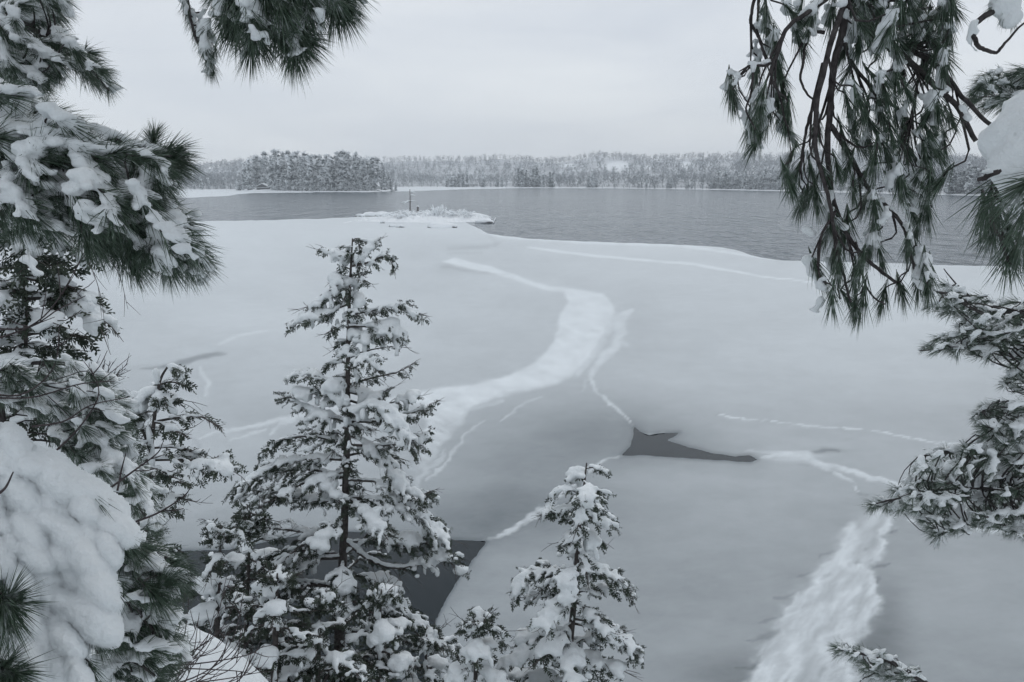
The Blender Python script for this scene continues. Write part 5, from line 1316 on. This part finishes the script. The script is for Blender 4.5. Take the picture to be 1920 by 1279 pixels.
# snow-bent pine boughs on the slope above
sap3 = thing("pine_sapling", "snow-bent pine on the slope between the shaded cedar and the slim cedar", "sapling", at_ground(40, 820, 3.2))
d = 3.2
pine_bough(sap3, None, [
    ([(10, 860, d), (0, 740, d), (-10, 640, d)], .02, .006), ([(0, 740, d), (70, 730, d), (150, 790, d), (215, 870, d), (270, 960, d)], .014, .004), ([(-5, 690, d), (60, 680, d), (140, 690, d), (200, 740, d), (230, 800, d)], .012, .004), ([(0, 700, d), (30, 700, d - .1), (60, 712, d - .2)], .008, .003)],
    fill([(60, 690), (120, 675), (180, 690), (215, 730), (240, 780), (262, 860), (292, 950), (300, 1010), (262, 985), (215, 930), (150, 880), (90, 800), (20, 760), (-20, 740), (-20, 690)], 150, (2.9, 3.5), dirs(.7, -.6, .4), .085, lambda x, y, rg: 1.0 if rg.random() < .85 else 0, 34, 8)
    + [(30, 690, 2.9, RGT * .6 - UPV * .3 - FWD * .3, .085, 0), (45, 705, 2.9, RGT * .8 - UPV * .2, .085, .3), (20, 710, 2.9, RGT * .3 - UPV * .6, .085, 0), (5, 695, 2.9, RGT * .4 - FWD * .4, .085, 0), (60, 720, 2.9, RGT * .7 - UPV * .5, .08, .4)], 34, .0105, snow_size=1.35)

# bare shrubs
def shrub(label, stems, base, seed, r=.0028, snowy=False):
    rg = np.random.default_rng(seed)
    o = thing("bare_shrub", label, "shrub", base)
    for pts, subs in stems:
        mb = MB(); p = spline([P(*q) for q in pts], 14); n = len(p); mb.tube(p, np.linspace(r, r * .35, n), 5, cap=False)
        for k in range(subs):
            i = rg.integers(4, n - 1); t = nrm(p[min(i + 1, n - 1)] - p[i]); dv = nrm(t + rg.normal(size=3) * .55); L = np.linalg.norm(p[-1] - p[0]) * rg.uniform(.12, .35)
            q = spline([p[i], p[i] + dv * L * .5, p[i] + dv * L + [0, 0, rg.uniform(-.1, .25) * L]], 6); mb.tube(q, np.linspace(r * .6, r * .25, 6), 4, cap=False)
        mb.build("stem", TWIG, o, True)
    return o
rg = np.random.default_rng(66)
st1 = []
for i in range(24):
    x0 = rg.uniform(210, 330); y0 = rg.uniform(1250, 1330); x1 = rg.uniform(330, 500); y1 = rg.uniform(1060, 1270); dd = rg.uniform(2.2, 3.0)
    st1.append(([(x0, y0, dd), (x0 + (x1 - x0) * .45, y0 - (y0 - y1) * .18, dd + .05), (x0 + (x1 - x0) * .85, y0 - (y0 - y1) * .55, dd + .1), (x1, y1, dd + .15)], 3))
shrub("bare dark shrub arching over the snowbank at the bottom left", st1, at_ground(270, 1300, 2.6), 71)
st2 = []
for i in range(26):
    a = rg.uniform(-.35, 1.0); L = rg.uniform(50, 95); x0 = rg.uniform(165, 195); y0 = rg.uniform(735, 755)
    st2.append(([(x0, y0, 5), (x0 + math.sin(a) * L * .5, y0 - math.cos(a) * L * .5, 5), (x0 + math.sin(a) * L * .95 + rg.uniform(-8, 8), y0 - math.cos(a) * L * .8, 5)], 3))
shrub("fine bushy leafless shrub left of the slim young cedar's top", st2, at_ground(180, 760, 5), 72, .0038)
st3 = [([(-40, 745, 2.6), (60, 745, 2.6), (150, 720, 2.6), (215, 715, 2.6)], 3), ([(-40, 735, 2.6), (40, 740, 2.6), (100, 690, 2.6), (112, 610, 2.6)], 3), ([(-20, 640, 2.6), (60, 610, 2.6), (110, 560, 2.6), (165, 460, 2.6)], 4), ([(-40, 615, 2.6), (50, 615, 2.6), (110, 580, 2.6), (160, 555, 2.6)], 3),
       ([(100, 850, 2.5), (150, 800, 2.5), (185, 740, 2.5), (170, 690, 2.5)], 2), ([(200, 920, 2.4), (255, 880, 2.4), (295, 850, 2.4), (305, 830, 2.4)], 2), ([(250, 980, 2.4), (300, 960, 2.4), (345, 930, 2.4), (358, 912, 2.4)], 2), ([(220, 920, 2.4), (228, 880, 2.4), (236, 850, 2.4)], 1), ([(-10, 930, 1.45), (10, 915, 1.45), (25, 885, 1.45)], 0),
       ([(60, 800, 2.5), (120, 790, 2.5), (170, 760, 2.5), (240, 745, 2.5)], 2)]
shrub("sapling stems with long bare dark twigs crossing the left slope", st3, at_ground(40, 900, 2.5), 73, .0036)
st4 = [([(130, 440, 3.6), (170, 500, 3.6), (190, 560, 3.6), (196, 610, 3.6)], 5), ([(150, 450, 3.6), (200, 480, 3.6), (225, 520, 3.6), (240, 580, 3.6)], 5), ([(140, 440, 3.6), (185, 460, 3.6), (230, 500, 3.6), (255, 540, 3.6)], 5)]
shrub("thin drooping leafless twigs below the main left bough", st4, at_ground(130, 700, 3.6), 74, .0022)

settle()
# ================================================================== damp winter air
hz = MB(); hz.box((0, 950, 38), (4000, 2000, 84))
haze = hz.build("haze", [])
hm_ = bpy.data.materials.new("winter_air"); hm_.use_nodes = True
hn_ = hm_.node_tree.nodes; hn_.clear()
ho = hn_.new("ShaderNodeOutputMaterial"); hv = hn_.new("ShaderNodeVolumePrincipled")
hv.inputs["Color"].default_value = (0.90, 0.95, 1.0, 1); hv.inputs["Density"].default_value = 0.00036
hm_.node_tree.links.new(hv.outputs[0], ho.inputs["Volume"])
haze.data.materials.append(hm_)
tag(haze, "thin pale winter haze over the whole lake", "haze", kind="stuff")
